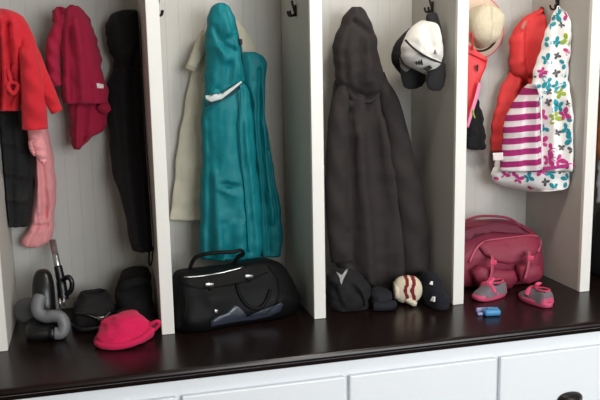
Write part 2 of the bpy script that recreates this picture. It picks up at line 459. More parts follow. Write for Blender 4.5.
bc = thing('drawer_base', 'white painted drawer base under the dark wood bench', 'cabinet', (0.675, -0.24, FZ))
cs = MB().add(box(XA, XB, -.246, YBK + .012, FZ + .09, -.0345)).add(box(XA, XB, -.20, YBK, FZ + .0005, FZ + .09))
cs.build('carcass', M['drawer'], bc, smooth=False)
for k in range(-1, 4):
    x0, x1 = k * P + .0055, (k + 1) * P - .0055
    z0, z1 = -.37, -.077
    o = put('drawer', *box(x0, x1, -.262, -.2465, z0, z1, 0.0045, 2), M['drawer'], bc, smooth=False)
    cxp, zt, hw = (x0 + x1) / 2 + .008, -.213, .040
    # cup pull: quarter dome, open below
    mb = MB(); nu, nv = 20, 8; Vp = []; Fp = []
    for i in range(nv + 1):
        b = PI / 2 * i / nv
        for j in range(nu + 1):
            a = PI * j / nu
            Vp.append(Vector((cxp + hw * math.cos(a) * (1 if i == 0 else math.cos(b) ** .55), -.2625 - .026 * math.sin(b) * math.sin(a) ** .7, zt - .026 + .028 * math.sin(a) ** .65 * math.cos(b) ** .8)))
    for i in range(nv):
        for j in range(nu): Fp.append((i * (nu + 1) + j, i * (nu + 1) + j + 1, (i + 1) * (nu + 1) + j + 1, (i + 1) * (nu + 1) + j))
    pu = put('cup_pull', Vp, Fp, M['iron'], bc)
    md = pu.modifiers.new('s', 'SOLIDIFY'); md.thickness = 0.003; md.offset = 1
    pu.parent = o
    pu.matrix_parent_inverse = Matrix.Identity(4)
    pu.location = (0, 0, 0)

# ------------------------------------------------------------------ coat hooks (on the side panels)
def hook(side, x, y, z, label):
    """side -1: on a left-facing panel face (arm reaches -x), +1: on a right-facing one"""
    s = side
    h = thing('coat_hook', label, 'hook', (x, y, z), 'double coat hooks on the locker sides')
    pl = MB().add(box(min(x, x + s * .004), max(x, x + s * .004), y - .006, y + .006, z - .014, z + .020, .0015))
    pl.build('plate', M['iron'], h)
    put('upper_arm', *tube([(x + s * .003, y, z - .004), (x + s * .007, y, z + .010), (x + s * .011, y, z + .024), (x + s * .012, y, z + .032)], .0036, 10), M['iron'], h)
    for q in (-1, 1):
        put('lower_arm', *tube([(x + s * .003, y, z - .006), (x + s * .011, y + q * .006, z - .012), (x + s * .019, y + q * .012, z - .010), (x + s * .022, y + q * .015, z + .002)], .0034, 10), M['iron'], h)
    return h
hook(-1, P - H2 - .0005, .150, .905, 'empty dark double coat hook on the panel right of the teal jacket')
hook(-1, 2 * P - H2 - .0005, .175, .917, 'dark coat hook above the hanging white cap')
hook(-1, 3 * P - H2 - .0005, .185, .925, 'dark coat hook at the tip of the butterfly jacket hood')
hook(1, H2 + .0005, .160, .908, 'dark coat hook tip peeking past the divider left of the teal jacket')

# ================================================================== bay with the red jacket
XB1 = (-P + H2 + .004, -H2 - .004)
Y = .21
j = thing('red_jacket', 'bright red fleece jacket hanging at far left over black pants', 'jacket', at(12, 12, .30))
put('body', *drape([(9, -4, 6, .02), (12, -8, 15, .04), (18, -9, 24, .055), (30, -9, 31, .06), (45, -9, 35, .06), (62, -9, 36, .06), (80, -9, 30, .055), (96, -9, 24, .05), (110, -9, 21, .05)], Y,
    [(.016, 2.2, [(4, 20), (6, 50), (8, 80), (5, 108)]), (-.022, 2.0, [(1, 40), (2, 80), (0, 108)]), (-.022, 2.0, [(9, 26), (12, 60), (14, 84)]), (-.016, 1.8, [(17, 92), (10, 104)]), (.01, 2.5, [(16, 25), (18, 60), (17, 80)]), (-.012, 2, [(22, 50), (21, 75), (20, 100)])], fold=.006, seed=2, xlim=XB1), M['redfleece'], j)
put('sleeve', *limb([(24, 26, 4, .02, .20), (26, 40, 9, .035, .19), (29, 58, 10, .042, .16), (32, 80, 11.5, .042, .15), (34, 105, 12.5, .04, .15), (35, 129, 13, .036, .15)], .16, seed=4), M['redfleece'], j)
put('sleeve', *limb([(27, 40, 5, .02, .21), (31, 54, 9, .026, .205), (39, 72, 8, .024, .175), (48, 92, 7.5, .022, .155), (57, 112, 6, .018, .15)], .2, seed=8), M['redfleece'], j)
k = at(13, 88, .142)
put('drawcord_loop', *tube([k + Vector((.012 * math.cos(a) + .003 * math.sin(2 * a), -.004 + .004 * math.sin(a), .015 * math.sin(a))) for a in [i * PI / 6 for i in range(13)]], [.0050, .0062, .0055], 10, 3), M['redfleece'], j)
put('drawcord', *tube([k + Vector((-.004, .002, .016)), k + Vector((-.010, .004, .05)), k + Vector((-.012, .010, .10)), k + Vector((-.018, .02, .15))], .0055, 10, 5), M['redfleece'], j)

j = thing('snow_pants', 'black padded snow pants hanging below the red jacket', 'pants', at(15, 108, .255))
put('leg', *drape([(103, -4, 20, .02), (112, -7, 22, .04), (130, -7, 27, .045), (150, -7, 33, .045), (170, -6, 34, .045), (195, -2, 33, .045), (215, 0, 31, .042), (225, 2, 30, .034)], .283,
    [(-.01, 2, [(12, 112), (15, 160), (16, 222)]), (.006, 3, [(4, 140), (30, 146)]), (.006, 3, [(2, 170), (32, 174)]), (.006, 3, [(3, 196), (31, 198)])], fold=.005, seed=5, xlim=XB1), M['blackpants'], j)

j = thing('snowsuit', 'salmon pink footed fleece suit hanging beside the black snow pants', 'snowsuit', at(42, 125, .28))
put('leg', *drape([(112, 30, 46, .02), (128, 30, 48, .03), (150, 33, 52, .034), (170, 34, 55.5, .036), (195, 33, 56, .036), (218, 31, 54.5, .036), (230, 27, 53, .036), (238, 21, 52, .034), (243, 20, 47, .028), (246, 25, 40, .02)], .318,
    [(-.012, 2, [(41, 150), (45, 180), (46, 215)]), (.008, 2.5, [(38, 160), (40, 210)]), (-.012, 2.2, [(34, 225), (48, 224)])], fold=.003, seed=6, hem=False), M['pinkfleece'], j)
put('sleeve_mitten', *limb([(33, 124, 6, .022, .23), (36, 138, 7.5, .026, .21), (40, 150, 7, .024, .2), (43.5, 160, 4.5, .018, .2), (44.5, 164, 1.5, .008, .2)], .21, seed=3, hollow=False), M['pinkfleece'], j)
put('thumb', *limb([(31, 140, 3, .013, .2), (32, 147, 3.2, .014, .195), (34, 153, 2.4, .011, .195), (35, 156, .8, .004, .195)], .2, seed=3, hollow=False), M['pinkfleece'], j)

Y = .225
j = thing('raspberry_jacket', 'dark raspberry fleece jacket with a small white tag on back wall', 'jacket', at(74, 8, .33))
vf = drape([(5, 70, 74, .015), (9, 66, 80, .03), (18, 63, 86, .04), (30, 60, 92, .045), (45, 60, 96, .045), (60, 61, 99.5, .045), (80, 61, 105, .045), (92, 61.5, 108, .045), (103, 62, 108.5, .042)], Y,
    [(-.014, 2, [(62, 28), (62, 60), (60, 88)]), (.012, 3, [(76, 20), (82, 60), (84, 100)]), (-.008, 2.5, [(92, 40), (97, 80), (99, 100)]), (-.008, 2, [(70, 30), (70, 100)])], fold=.005, seed=12); put('body', *vf, M['rasp'], j); tr = surf(vf)
put('hood', *drape([(7, 56, 64, .015), (11, 53, 70, .025), (17, 52, 74, .03), (25, 54, 76, .028), (32, 55, 74, .02)], .235,
    [(-.012, 2, [(60, 10), (66, 26)])], fold=.003, seed=13, hem=False), M['rasp'], j)
put('hood', *drape([(6, 74, 79, .012), (12, 76, 85, .02), (22, 80, 91, .022), (40, 86, 97, .022), (56, 94, 101, .018), (66, 97, 102, .01)], .25, (), fold=.002, seed=14, hem=False), M['rasp'], j)
put('sleeve', *limb([(66, 14, 4, .015, .225), (60, 26, 7, .026, .225), (54, 42, 7.5, .03, .22), (53, 58, 7.5, .03, .22), (54, 74, 7, .03, .22), (56, 86, 6.5, .026, .22)], .22, seed=6), M['rasp'], j)
put('under_layer', *drape([(96, 68, 106, .02), (108, 69, 109, .024), (118, 70, 107, .026), (130, 70.5, 105, .026), (137, 70.5, 92, .022), (144, 71, 85, .02), (149, 74, 81, .014)], .262,
    [(-.012, 2, [(86, 104), (84, 140)]), (.01, 2, [(78, 104), (77, 146)])], fold=.004, seed=15), M['rasp'], j)
put('cuff', *limb([(100, 104, 6, .018, .225), (105, 108, 6, .018, .222), (108.5, 112, 3.5, .012, .222)], .225, seed=2), M['rasp'], j)
put('tag', *patch(tr, [(96.5, 83), (103.5, 84.5), (103.5, 88.5), (96.8, 88)], .0015), M['label'], j)

j = thing('black_coat', 'long black hooded coat hanging against the divider beside raspberry jacket', 'coat', at(128, 12, .30))
put('body', *drape([(58, 114, 143, .03, .298), (70, 112, 144, .04, .298), (85, 107, 145.5, .045, .298), (105, 106.5, 147, .048, .298), (130, 108, 148.5, .05, .296), (150, 110, 150, .05, .282), (170, 112.5, 151, .05, .25), (190, 118, 152, .05, .23), (210, 123.5, 153, .048, .21), (235, 129, 154, .045, .19), (249, 132, 154.6, .04, .18)], .298,
    [(.008, 3, [(120, 80), (124, 140), (134, 240)]), (-.01, 2.5, [(130, 70), (132, 150), (142, 245)])], fold=.005, seed=21, xlim=XB1), M['blackcoat'], j)
put('hood', *drape([(10, 122, 136, .02), (13, 113, 141, .04), (19, 108, 143, .05), (28, 105.5, 143, .055), (40, 106, 143.3, .055), (52, 110, 143.5, .05), (62, 114, 144, .04), (70, 116, 143, .03)], .288,
    [(-.01, 2, [(136, 14), (138, 40), (132, 66)]), (.008, 3, [(118, 20), (117, 50)])], fold=.003, seed=22, xlim=XB1, hem=False), M['blackcoat'], j)
put('strap_loop', *tube([at(a, c_, .17) for a, c_ in ((151, 246), (149.3, 254), (148.8, 261), (150.3, 265.5), (152, 261), (152.5, 254), (153, 247))], .0026, 8, 5), M['greydark'], j)

# ---- vacuum cleaner
vb = at(46, 334, .10)
v = thing('vacuum_cleaner', 'black vacuum cleaner with chrome wand and grey curled hose', 'vacuum cleaner', (vb.x, .12, 0.0))
def fl(px, py, Y): return at(px, py, Y)
x0 = at(26, 330, .12).x; x1 = at(66, 330, .12).x
mb = MB().add(stack([(.001, (x0 + x1) / 2, .13, (x1 - x0) / 2 * .96, .078), (.012, (x0 + x1) / 2, .13, (x1 - x0) / 2, .085), (.03, (x0 + x1) / 2, .13, (x1 - x0) / 2 * .97, .082), (.045, (x0 + x1) / 2, .135, (x1 - x0) / 2 * .8, .07), (.052, (x0 + x1) / 2, .135, (x1 - x0) / 2 * .5, .05)], e=.45))
mb.build('floor_head', M['vacblack'], v)
c = at(43, 288, .16)
mb = MB().add(stack([(.03, c.x, .16, .030, .035), (.07, c.x, .16, .032, .036), (.12, c.x, .17, .031, .034), (.15, c.x, .18, .027, .028), (.168, c.x, .185, .018, .02), (.173, c.x, .185, .006, .008)], e=.8))
mb.build('motor_body', M['vacblack'], v)
c = at(27.5, 303, .14)
wm = MB().add(xform(lathe([(.0001, -.012), (.030, -.012), (.038, -.008), (.038, .008), (.030, .012), (.016, .014), (.0001, .014)], 28), Matrix.Translation((c.x - .002, .14, .066)) @ Matrix.Rotation(PI / 2, 4, 'X') @ Matrix.Rotation(-.5, 4, 'Y')))
wm.build('wheel', M['vacgrey'], v)
put('wand', *tube([at(52.6, 241, .30), at(58.5, 270, .225)], .0098, 16, 1), M['chrome'], v)
put('wand_socket', *tube([at(57.8, 266, .222), at(60, 276, .215), at(62, 288, .205), at(63.5, 300, .195)], [.0125, .013, .015, .016], 14, 5), M['vacblack'], v)
put('carry_handle', *tube([at(63, 280, .20), at(68, 277, .19), at(71.5, 281, .185), at(71.5, 289, .185), at(67, 294, .19), at(62.5, 293, .195)], .0075, 10, 5), M['vacblack'], v)
put('clip', *tube([at(59.5, 298, .165), at(60.5, 308, .16)], .0035, 8, 1), M['silver'], v)
put('clip', *tube([at(63.5, 297, .165), at(64, 306, .16)], .003, 8, 1), M['silver'], v)
hz = lambda q, r: Vector((q.x, q.y, max(q.z, r)))
put('hose', *tube([hz(q, .0205) for q in (at(40.5, 296, .10), at(37.5, 305, .085), at(39, 313, .075), at(46, 316.5, .07), at(54, 316, .065), at(61, 318, .06), at(64, 325, .055), at(61.5, 334, .05), at(55, 337.5, .05))], .0175, 16, 12, corr=.06), M['hose'], v)
put('hose_end', *tube([hz(at(55, 337.5, .05), .0205), hz(at(50, 338.5, .05), .0205)], .0185, 14, 1), M['vacblack'], v)

# ---- dark things behind the pink hat
def boot(name, label, px, Y, ang, m, h, L, W, cat, tall):
    c = at(px, 320, Y); t = thing(name, label, cat, (c.x, Y, 0)); return t, c.x
t, cx = boot('ankle_boot', 'dark brown ankle boot with a silver buckle lying beside the vacuum', 95, .19, 0, None, 0, 0, 0, 'boot', 0)
put('sole', *stack([(.0005, cx - .005, .14, .059, .055), (.006, cx - .005, .14, .061, .058), (.014, cx - .005, .14, .060, .056), (.018, cx - .005, .14, .055, .05)], e=.7, ns=3), M['vacblack'], t)
put('upper', *stack([(.018, cx - .005, .145, .058, .052), (.036, cx - .004, .15, .060, .054), (.054, cx - .002, .165, .057, .050), (.070, cx + .002, .18, .050, .046), (.082, cx + .004, .19, .042, .042), (.090, cx + .004, .195, .034, .034), (.087, cx + .004, .195, .028, .026), (.050, cx + .004, .195, .022, .02)], e=.8, lump=.009, seed=3, fr=26), M['bootbrown'], t)
b = at(101, 319, .088)
put('buckle', *box(b.x - .011, b.x + .009, b.y - .004, b.y + .004, b.z - .006, b.z + .008, .003), M['silver'], t)
put('strap', *tube([(cx - .05, .12, .05), (cx - .02, .098, .052), (b.x, b.y + .008, b.z), (cx + .045, .115, .05)], .008, 8, 6, flat=.5), M['vacblack'], t)
c = at(136, 320, .24)
t = thing('cloth_bundle', 'dark crumpled cloth bundle behind the hot pink hat by the divider', 'clothing', (c.x, .22, 0))
put('roll', *clampx(stack([(.0008, c.x, .19, .046, .07), (.02, c.x, .19, .052, .085), (.06, c.x, .20, .053, .085), (.10, c.x + .002, .22, .050, .07), (.125, c.x + .006, .24, .042, .055), (.134, c.x + .008, .25, .028, .036), (.139, c.x + .008, .25, .01, .012)], e=.85, lump=.010, seed=8, fr=20), -.142, -.021), M['bundle'], t)
put('fold', *clampx(stack([(.0010, c.x - .01, .118, .050, .032), (.010, c.x - .01, .118, .056, .036), (.028, c.x - .012, .12, .052, .034), (.044, c.x - .014, .124, .040, .026), (.050, c.x - .014, .126, .018, .012)], e=.85, lump=.010, seed=18, fr=30), -.1385, -.021), M['blackcloth'], t)
put('fold', *tube([(c.x - .036, .16, .105), (c.x - .02, .14, .120), (c.x + .01, .145, .124), (c.x + .030, .17, .112)], .013, 12, 6), M['bundle'], t)
# ---- hot pink hat
c = at(127, 340, -.02); cx = c.x
t = thing('fleece_hat', 'hot pink fleece hat lying on the bench in front of divider', 'hat', (cx, -.02, 0))
hat = stack([(.0010, -.004, 0, .066, .052), (.006, -.004, 0, .078, .062), (.020, -.003, 0, .081, .064), (.038, .000, .004, .074, .058), (.056, .004, .010, .060, .048), (.068, .008, .014, .042, .034), (.073, .010, .016, .016, .014)], e=.92, lump=.012, seed=4, fr=22)
put('crown', *rotz(hat, .16, (cx - .004, -.012, 0)), M['beanie'], t)
put('brim_roll', *tube([(cx - .082, -.040, .012), (cx - .066, -.066, .010), (cx - .03, -.084, .010), (cx + .015, -.080, .014), (cx + .050, -.062, .024), (cx + .070, -.044, .036)], .0085, 12, 6), M['beanie'], t)
ring = [Vector((cx + .070 + .020 * math.cos(a) + .003 * math.sin(a), -.038 - .004 * math.cos(a), .040 + .0125 * math.sin(a) + .010 * math.cos(a))) for a in [i * 2 * PI / 14 for i in range(15)]]
put('ear_opening', *tube(ring, .0050, 10, 3), M['beanie'], t)
put('lining', *xform(lathe([(.0001, .0), (.0185, 0), (.0185, .004), (.0001, .004)], 24), Matrix.Translation((cx + .070, -.034, .040)) @ Matrix.Rotation(-.45, 4, 'Y') @ Matrix.Rotation(PI / 2, 4, 'X') @ Matrix.Diagonal((1, .66, 1, 1))), M['shoedark'], t)

# ================================================================== bay with the teal jacket
j = thing('beige_coat', 'beige wool coat hanging mostly hidden behind the teal jacket', 'coat', at(225, 25, .33))
put('body', *drape([(16, 212, 234, .008), (26, 205, 243, .012), (36, 202, 250, .014), (48, 198, 256, .015), (62, 196, 259, .016), (80, 190, 262, .016), (107, 184, 266, .017), (134, 180, 269, .018), (170, 175, 273, .018), (200, 172, 276, .018), (220, 170, 277, .017)], .323,
    [(.006, 2, [(190, 90), (184, 150), (180, 216)]), (-.006, 2, [(196, 80), (192, 150), (190, 216)])], fold=.003, seed=31), M['beige'], j)
put('sleeve', *limb([(206, 34, 6, .012, .30), (201, 46, 6.5, .014, .296), (195.5, 59, 6, .014, .293), (191.5, 67.5, 5.6, .013, .292)], .3, seed=5, wr=.002), M['beige'], j)
put('cuff', *limb([(192, 66, 6.2, .015, .291), (190.3, 70.5, 6, .015, .291)], .291, seed=5, wr=.0, sub=3), M['beigedark'], j)
put('belt_loop', *tube([at(204, 75, .285), at(202, 78, .282), at(202.5, 81, .282), at(205, 81, .285)], .002, 8, 4), M['beigedark'], j)

j = thing('teal_jacket', 'teal shell jacket with tall hood and white-lined collar, hanging centrally', 'jacket', at(222, 6, .30))
put('body', *drape([(80, 214, 240, .02), (88, 206, 247, .035), (96, 203.5, 250, .042), (106, 202, 252, .046), (130, 201.5, 253, .05), (160, 201.3, 256, .052), (190, 200.5, 259, .054), (215, 199.5, 261, .054), (240, 199, 262, .052), (257, 200, 260, .048)], .232,
    [(-.012, 2, [(240, 90), (240, 150), (247, 200), (250, 250)]), (.012, 3, [(228, 110), (226, 150), (232, 190), (236, 250)]), (-.014, 2.2, [(222, 182), (233, 184), (233, 205), (236, 216)]), (.012, 3, [(212, 170), (214, 210), (216, 250)]),
     (-.010, 2, [(206, 120), (208, 180), (206, 250)]), (.010, 2.5, [(218, 186), (228, 192)]), (-.01, 2, [(222, 220), (224, 255)]), (.009, 2.5, [(243, 120), (249, 180), (255, 250)])], fold=.006, nf=3, seed=32), M['teal'], j)
put('hood', *drape([(3, 218, 224, .012), (6, 213, 229, .026), (13, 209, 232, .038), (25, 206, 236, .046), (40, 205.2, 239.5, .048), (55, 205, 242, .048), (70, 204.8, 244, .045), (82, 204.6, 243, .036), (90, 204.6, 230, .026), (95, 205, 214, .014)], .225,
    [(-.010, 2.5, [(212, 28), (220, 46), (236, 52)]), (.010, 3.5, [(216, 48), (224, 60)]), (-.010, 2, [(229, 62), (226, 84)]), (.008, 2.5, [(234, 40), (238, 74)]), (.008, 3, [(222, 14), (226, 34)])], fold=.004, nf=2, seed=33, hem=False), M['teal'], j)
put('sleeve', *drape([(52, 243, 256, .010), (57, 240, 263.8, .022), (64, 239, 266.3, .028), (80, 241, 265, .03), (100, 247, 264.5, .032), (120, 249, 266, .034), (150, 251, 270, .035), (180, 253, 275.5, .036), (210, 255, 280, .036), (240, 256, 282.5, .034), (255, 258, 281, .03)], .275,
    [(-.012, 2, [(258, 70), (257, 120), (262, 180), (268, 250)]), (.010, 2.5, [(262, 90), (263, 150), (270, 220)]), (-.008, 2, [(266, 150), (274, 220)])], fold=.004, seed=34), M['teal'], j)
put('collar_lining', *slab([(205.3, 95.5), (212, 98.8), (221, 96.6), (231, 88), (241, 81), (242, 82.5), (232, 91), (222, 99), (211, 102), (205.5, 99)], lambda a, b: .172 + .0006 * abs(a - 218), .003), M['teallining'], j)
put('collar_shadow', *slab([(204.5, 103.5), (212, 101.5), (222, 98.5), (233, 91), (241, 84), (240, 88), (232, 95), (220, 101), (206, 107)], lambda a, b: .176 + .0006 * abs(a - 218), .003), M['tealdark'], j)  # dark strip painting in the shadow below the collar, no lining
put('hood_edge', *tube([at(224, 4, .205), at(231, 12, .205), at(236, 26, .20), at(239.5, 42, .195), at(242.5, 60, .195), at(244, 76, .21)], .0022, 8, 6), M['tealdark'], j)
k = at(240.3, 42, .187)
put('toggle', *stack([(k.z - .009, k.x, k.y, .004, .004), (k.z - .007, k.x, k.y, .006, .006), (k.z + .007, k.x, k.y, .006, .006), (k.z + .009, k.x, k.y, .004, .004)], nu=14, e=.9, ns=2), M['dark'], j)
put('front_seam', *tube([at(241, 86, .174), at(241, 105, .17), at(240, 130, .168), at(242, 160, .168), at(246, 200, .168), at(249, 252, .172)], .0030, 6, 6), M['teal'], j)

# ---- handbag
hx = at(232, 300, .10).x
t = thing('handbag', 'black slouchy leather handbag with silver zip under the teal jacket', 'handbag', (hx, .11, 0))
Rb = -.19   # turned a little
bag = stack([(.0008, 0, .0, .180, .072), (.006, 0, .0, .190, .084), (.04, 0, -.004, .194, .090), (.08, -.002, -.002, .188, .084), (.12, -.008, .0, .176, .064), (.148, -.014, .002, .160, .046), (.162, -.020, .004, .140, .030), (.166, -.022, .004, .115, .018)], e=.40, lump=.012, seed=11, fr=9, nu=88)
BX, BY = hx + .004, .104
vf = clampx(rotz(bag, .21, (BX, BY - .008, 0)), .0200, .4300)
put('body', *vf, M['leather'], t); tr = surf(vf)
def onb(px, py, Y): return at(px, py, Y)
put('zip', *seam(tr, [(184, 277.5), (200, 276.5), (222, 273), (243, 267.5)], .0036, .002), M['silver'], t)
put('flap_seam', *seam(tr, [(180, 283), (200, 288), (222, 286), (246, 281), (268, 272)], .0028, .001), M['leather'], t)
put('side_fold', *seam(tr, [(268, 266), (276, 276), (279, 290), (276, 306)], .0040, .001), M['leather'], t)
put('side_fold', *seam(tr, [(183, 290), (186, 304), (184, 322)], .0038, .001), M['leather'], t)
put('handle', *tube([onb(189, 274, .075), onb(191.5, 264, .07), onb(197, 256.5, .065), onb(212, 253, .06), onb(232, 252, .06), onb(241, 250.5, .065), onb(243, 254, .07), onb(238, 257, .075), onb(234, 263, .085)], .0075, 10, 6, flat=.75), M['leather'], t)
for a, b_, yy, wd in ((209, 285, .030, .013), (248.5, 276.5, .055, .013), (215.5, 311, .014, .006)):
    k = onsurf(tr, a, b_, .003)
    put('clasp', *xform(box(-wd, wd, -.004, .004, -.0055, .0055, .002), Matrix.Translation(k) @ Matrix.Rotation(.12, 4, 'Y') @ Matrix.Rotation(.16, 4, 'Z')), M['silver'], t)
    if wd > .01: put('clasp_tongue', *xform(box(-.006, .006, -.006, .003, -.012, .004, .003), Matrix.Translation(k + Vector((0, -.001, -.006)))), M['leather'], t)
put('front_pocket', *patch(tr, [(210, 326), (211, 321), (216, 317), (226, 313), (233, 306), (236, 305), (240, 308), (243, 315), (250, 318), (258, 316), (266, 314), (274, 307), (281, 302), (283, 305), (280, 311), (270, 315.5), (256, 318.5), (240, 320.5), (222, 323.5)], .006), M['navyshine'], t)
put('strap', *seam(tr, [(236, 284), (240, 296), (248, 306), (258, 308), (266, 301), (270, 290)], .0050, .004), M['leather'], t)

# ================================================================== bay with the charcoal coat
XB3 = (P + H2 + .004, 2 * P - H2 - .006)
j = thing('charcoal_coat', 'long charcoal grey hooded coat hanging in third bay', 'coat', at(357, 10, .32))
put('body', *drape([(72, 338, 384, .02, .28), (84, 334, 388, .036, .275), (92, 333.5, 393, .045, .27), (105, 331, 398, .05, .27), (125, 328, 404.5, .055, .265), (150, 326, 409.5, .058, .26), (175, 325.5, 416, .06, .25), (200, 326, 423, .062, .24), (228, 328, 429.5, .062, .23), (252, 332, 430, .06, .22), (268, 338, 427, .056, .215), (280, 350, 421, .05, .21), (287, 366, 412, .04, .21)], .26,
    [(.016, 4, [(352, 135), (356, 200), (364, 280)]), (-.018, 3, [(345, 110), (346, 180), (349, 262)]), (-.018, 3, [(396, 150), (394, 200), (402, 230), (404, 272)]), (.014, 4, [(374, 120), (386, 180), (392, 270)]), (.014, 3.5, [(404, 140), (412, 200), (416, 270)]), (-.012, 2.5, [(362, 90), (368, 150), (376, 260)]), (.01, 3, [(336, 110), (334, 180), (338, 250)]), (-.012, 2.5, [(412, 170), (420, 250)])], fold=.008, nf=3, seed=41, xlim=XB3, nu=72), M['grey'], j)
put('hood', *drape([(7, 352, 360, .015), (11, 348, 364, .03), (18, 343, 368, .042), (28, 338.5, 372, .05), (40, 334, 375, .054), (55, 333, 378, .056), (70, 334.5, 381, .054), (84, 338, 383, .046), (95, 343, 382, .034), (103, 348, 376, .02)], .245,
    [(-.010, 3, [(346, 26), (340, 50), (342, 78)]), (.010, 4, [(360, 40), (362, 80)]), (-.010, 2.5, [(350, 22), (366, 36), (374, 66)]), (-.012, 2.5, [(346, 88), (360, 98), (376, 94)])], fold=.005, nf=2, seed=42, hem=False, xlim=XB3), M['grey'], j)
put('sleeve', *limb([(380, 78, 4, .015, .25), (388, 98, 9, .03, .225), (396, 130, 11, .036, .205), (402, 165, 13, .038, .19), (409, 200, 14, .04, .175), (414, 235, 15, .04, .165), (415, 272, 14, .038, .165)], .2, seed=9, wr=.005, xlim=XB3), M['grey'], j)
put('sleeve', *limb([(346, 82, 4, .015, .24), (341, 100, 7.5, .025, .225), (338, 130, 10, .03, .215), (337, 165, 11, .032, .21), (337, 200, 11.5, .032, .205), (340, 235, 12, .03, .205), (343, 261, 11.5, .028, .205)], .21, seed=19, wr=.005, xlim=XB3), M['grey'], j)

c = at(346, 300, .11)
t = thing('black_bag', 'black cloth bag with grey zip pull beneath the charcoal coat', 'bag', (c.x, .09, 0))
vf = stack([(.0008, c.x, .085, .054, .050), (.008, c.x, .085, .058, .056), (.04, c.x, .085, .060, .058), (.075, c.x - .002, .09, .056, .050), (.10, c.x - .006, .095, .046, .038), (.116, c.x - .01, .10, .034, .022), (.120, c.x - .01, .10, .02, .012)], e=.7, lump=.013, seed=5, fr=30); put('body', *vf, M['blackcloth'], t); tr = surf(vf)
put('side_handle', *tube([(c.x + .006, .030, .088), (c.x + .020, .020, .072), (c.x + .030, .020, .045), (c.x + .036, .028, .018)], .006, 8, 6, flat=.6), M['blackcloth'], t)
put('pull_tab', *patch(tr, [(336, 272), (341, 276), (346, 270), (348.5, 267.5), (347, 272), (343, 280), (341.5, 285), (340, 282), (339.5, 278)], .0025), M['greycloth'], t)
c = at(381, 297, .05)
t = thing('navy_scarf', 'dark navy folded scarf in a heap left of the striped mitten', 'scarf', (c.x, .06, 0))
put('fold', *stack([(.0008, c.x + .001, .062, .030, .036), (.008, c.x + .001, .062, .034, .042), (.028, c.x + .001, .062, .033, .042), (.044, c.x + .002, .065, .034, .034), (.054, c.x + .003, .068, .020, .020), (.056, c.x + .003, .068, .01, .01)], e=.85, lump=.006, seed=6, fr=22), M['navycloth'], t)
put('tail', *tube([(c.x - .034, .022, .0150), (c.x - .012, .012, .0150), (c.x + .016, .012, .0150), (c.x + .030, .024, .0155)], .0135, 12, 6), M['navycloth'], t)

# ---- striped knit mitten
c = at(408, 290, .055)
t = thing('knit_mitten', 'cream knitted mitten with two wavy maroon stripes', 'mitten', (c.x, .06, 0))
Vm, Fm = stack([(-.050, 0, -.002, .010, .006), (-.046, 0, 0, .024, .017), (-.036, 0, .0, .036, .026), (-.015, 0, 0, .044, .031), (.012, 0, 0, .044, .031), (.030, 0, -.001, .036, .028), (.042, 0, -.001, .022, .018), (.046, 0, 0, .008, .007)], nu=64, e=.9, ns=10)
# length along local z -> lay along x, slightly tilted towards the viewer
Rm = Matrix.Translation((c.x + .001, .055, .0480)) @ Matrix.Diagonal((.93, 1, 1, 1)) @ Matrix.Rotation(-.30, 4, 'Z') @ Matrix.Rotation(PI / 2, 4, 'Y') @ Matrix.Rotation(PI / 2, 4, 'Z') @ Matrix.Rotation(PI / 2, 4, 'Z')
mi = []
for f in Fm:
    q = sum((Vm[i] for i in f), Vector()) / len(f)
    wv = .0036 * math.sin(q.x * 2 * PI / .050 + 1)
    mi.append(1 if (-.016 < q.z + wv < -.004 or .006 < q.z + wv < .019) else 0)
put('palm', [Rm @ v_ for v_ in Vm], Fm, [M['knitcream'], M['knitred']], t, midx=mi)
put('cuff', *tube([(c.x - .030, .064, .046), (c.x - .042, .067, .046)], [.029, .027], 20, 1), M['knitcream'], t)
put('thumb', *tube([(c.x - .010, .040, .022), (c.x + .002, .022, .014), (c.x + .012, .014, .0110)], [.010, .0095, .007], 10, 5), M['knitcream'], t)

c = at(435, 296, .02)
t = thing('navy_hat', 'navy knit hat with small white diamonds beside the striped mitten', 'hat', (c.x, .02, 0))
vf = clampx(stack([(.0008, c.x + .002, .02, .030, .060), (.008, c.x + .002, .02, .033, .066), (.034, c.x + .001, .024, .032, .064), (.060, c.x - .000, .036, .028, .052), (.082, c.x - .002, .05, .023, .038), (.098, c.x - .004, .054, .014, .022), (.102, c.x - .004, .054, .004, .006)], e=.85, lump=.004, seed=9, fr=24), .5, .8795); put('crown', *vf, M['navyknit'], t); tr = surf(vf)
for px, py, s in ((431.3, 283.5, 2.4), (433, 299.5, 3.4)):
    put('white_diamond', *patch(tr, [(px - s * .8, py + s * .4), (px - .1 * s, py - s * .9), (px + s * .7, py - s * .8), (px + s * .6, py + s * .7)], .0025), M['white'], t)

def frame(front, upv):
    f_ = Vector(front).normalized(); z_ = Vector(upv); z_ = (z_ - f_ * z_.dot(f_)).normalized(); x_ = f_.cross(z_)
    return Matrix((x_, f_, z_)).transposed().to_4x4()
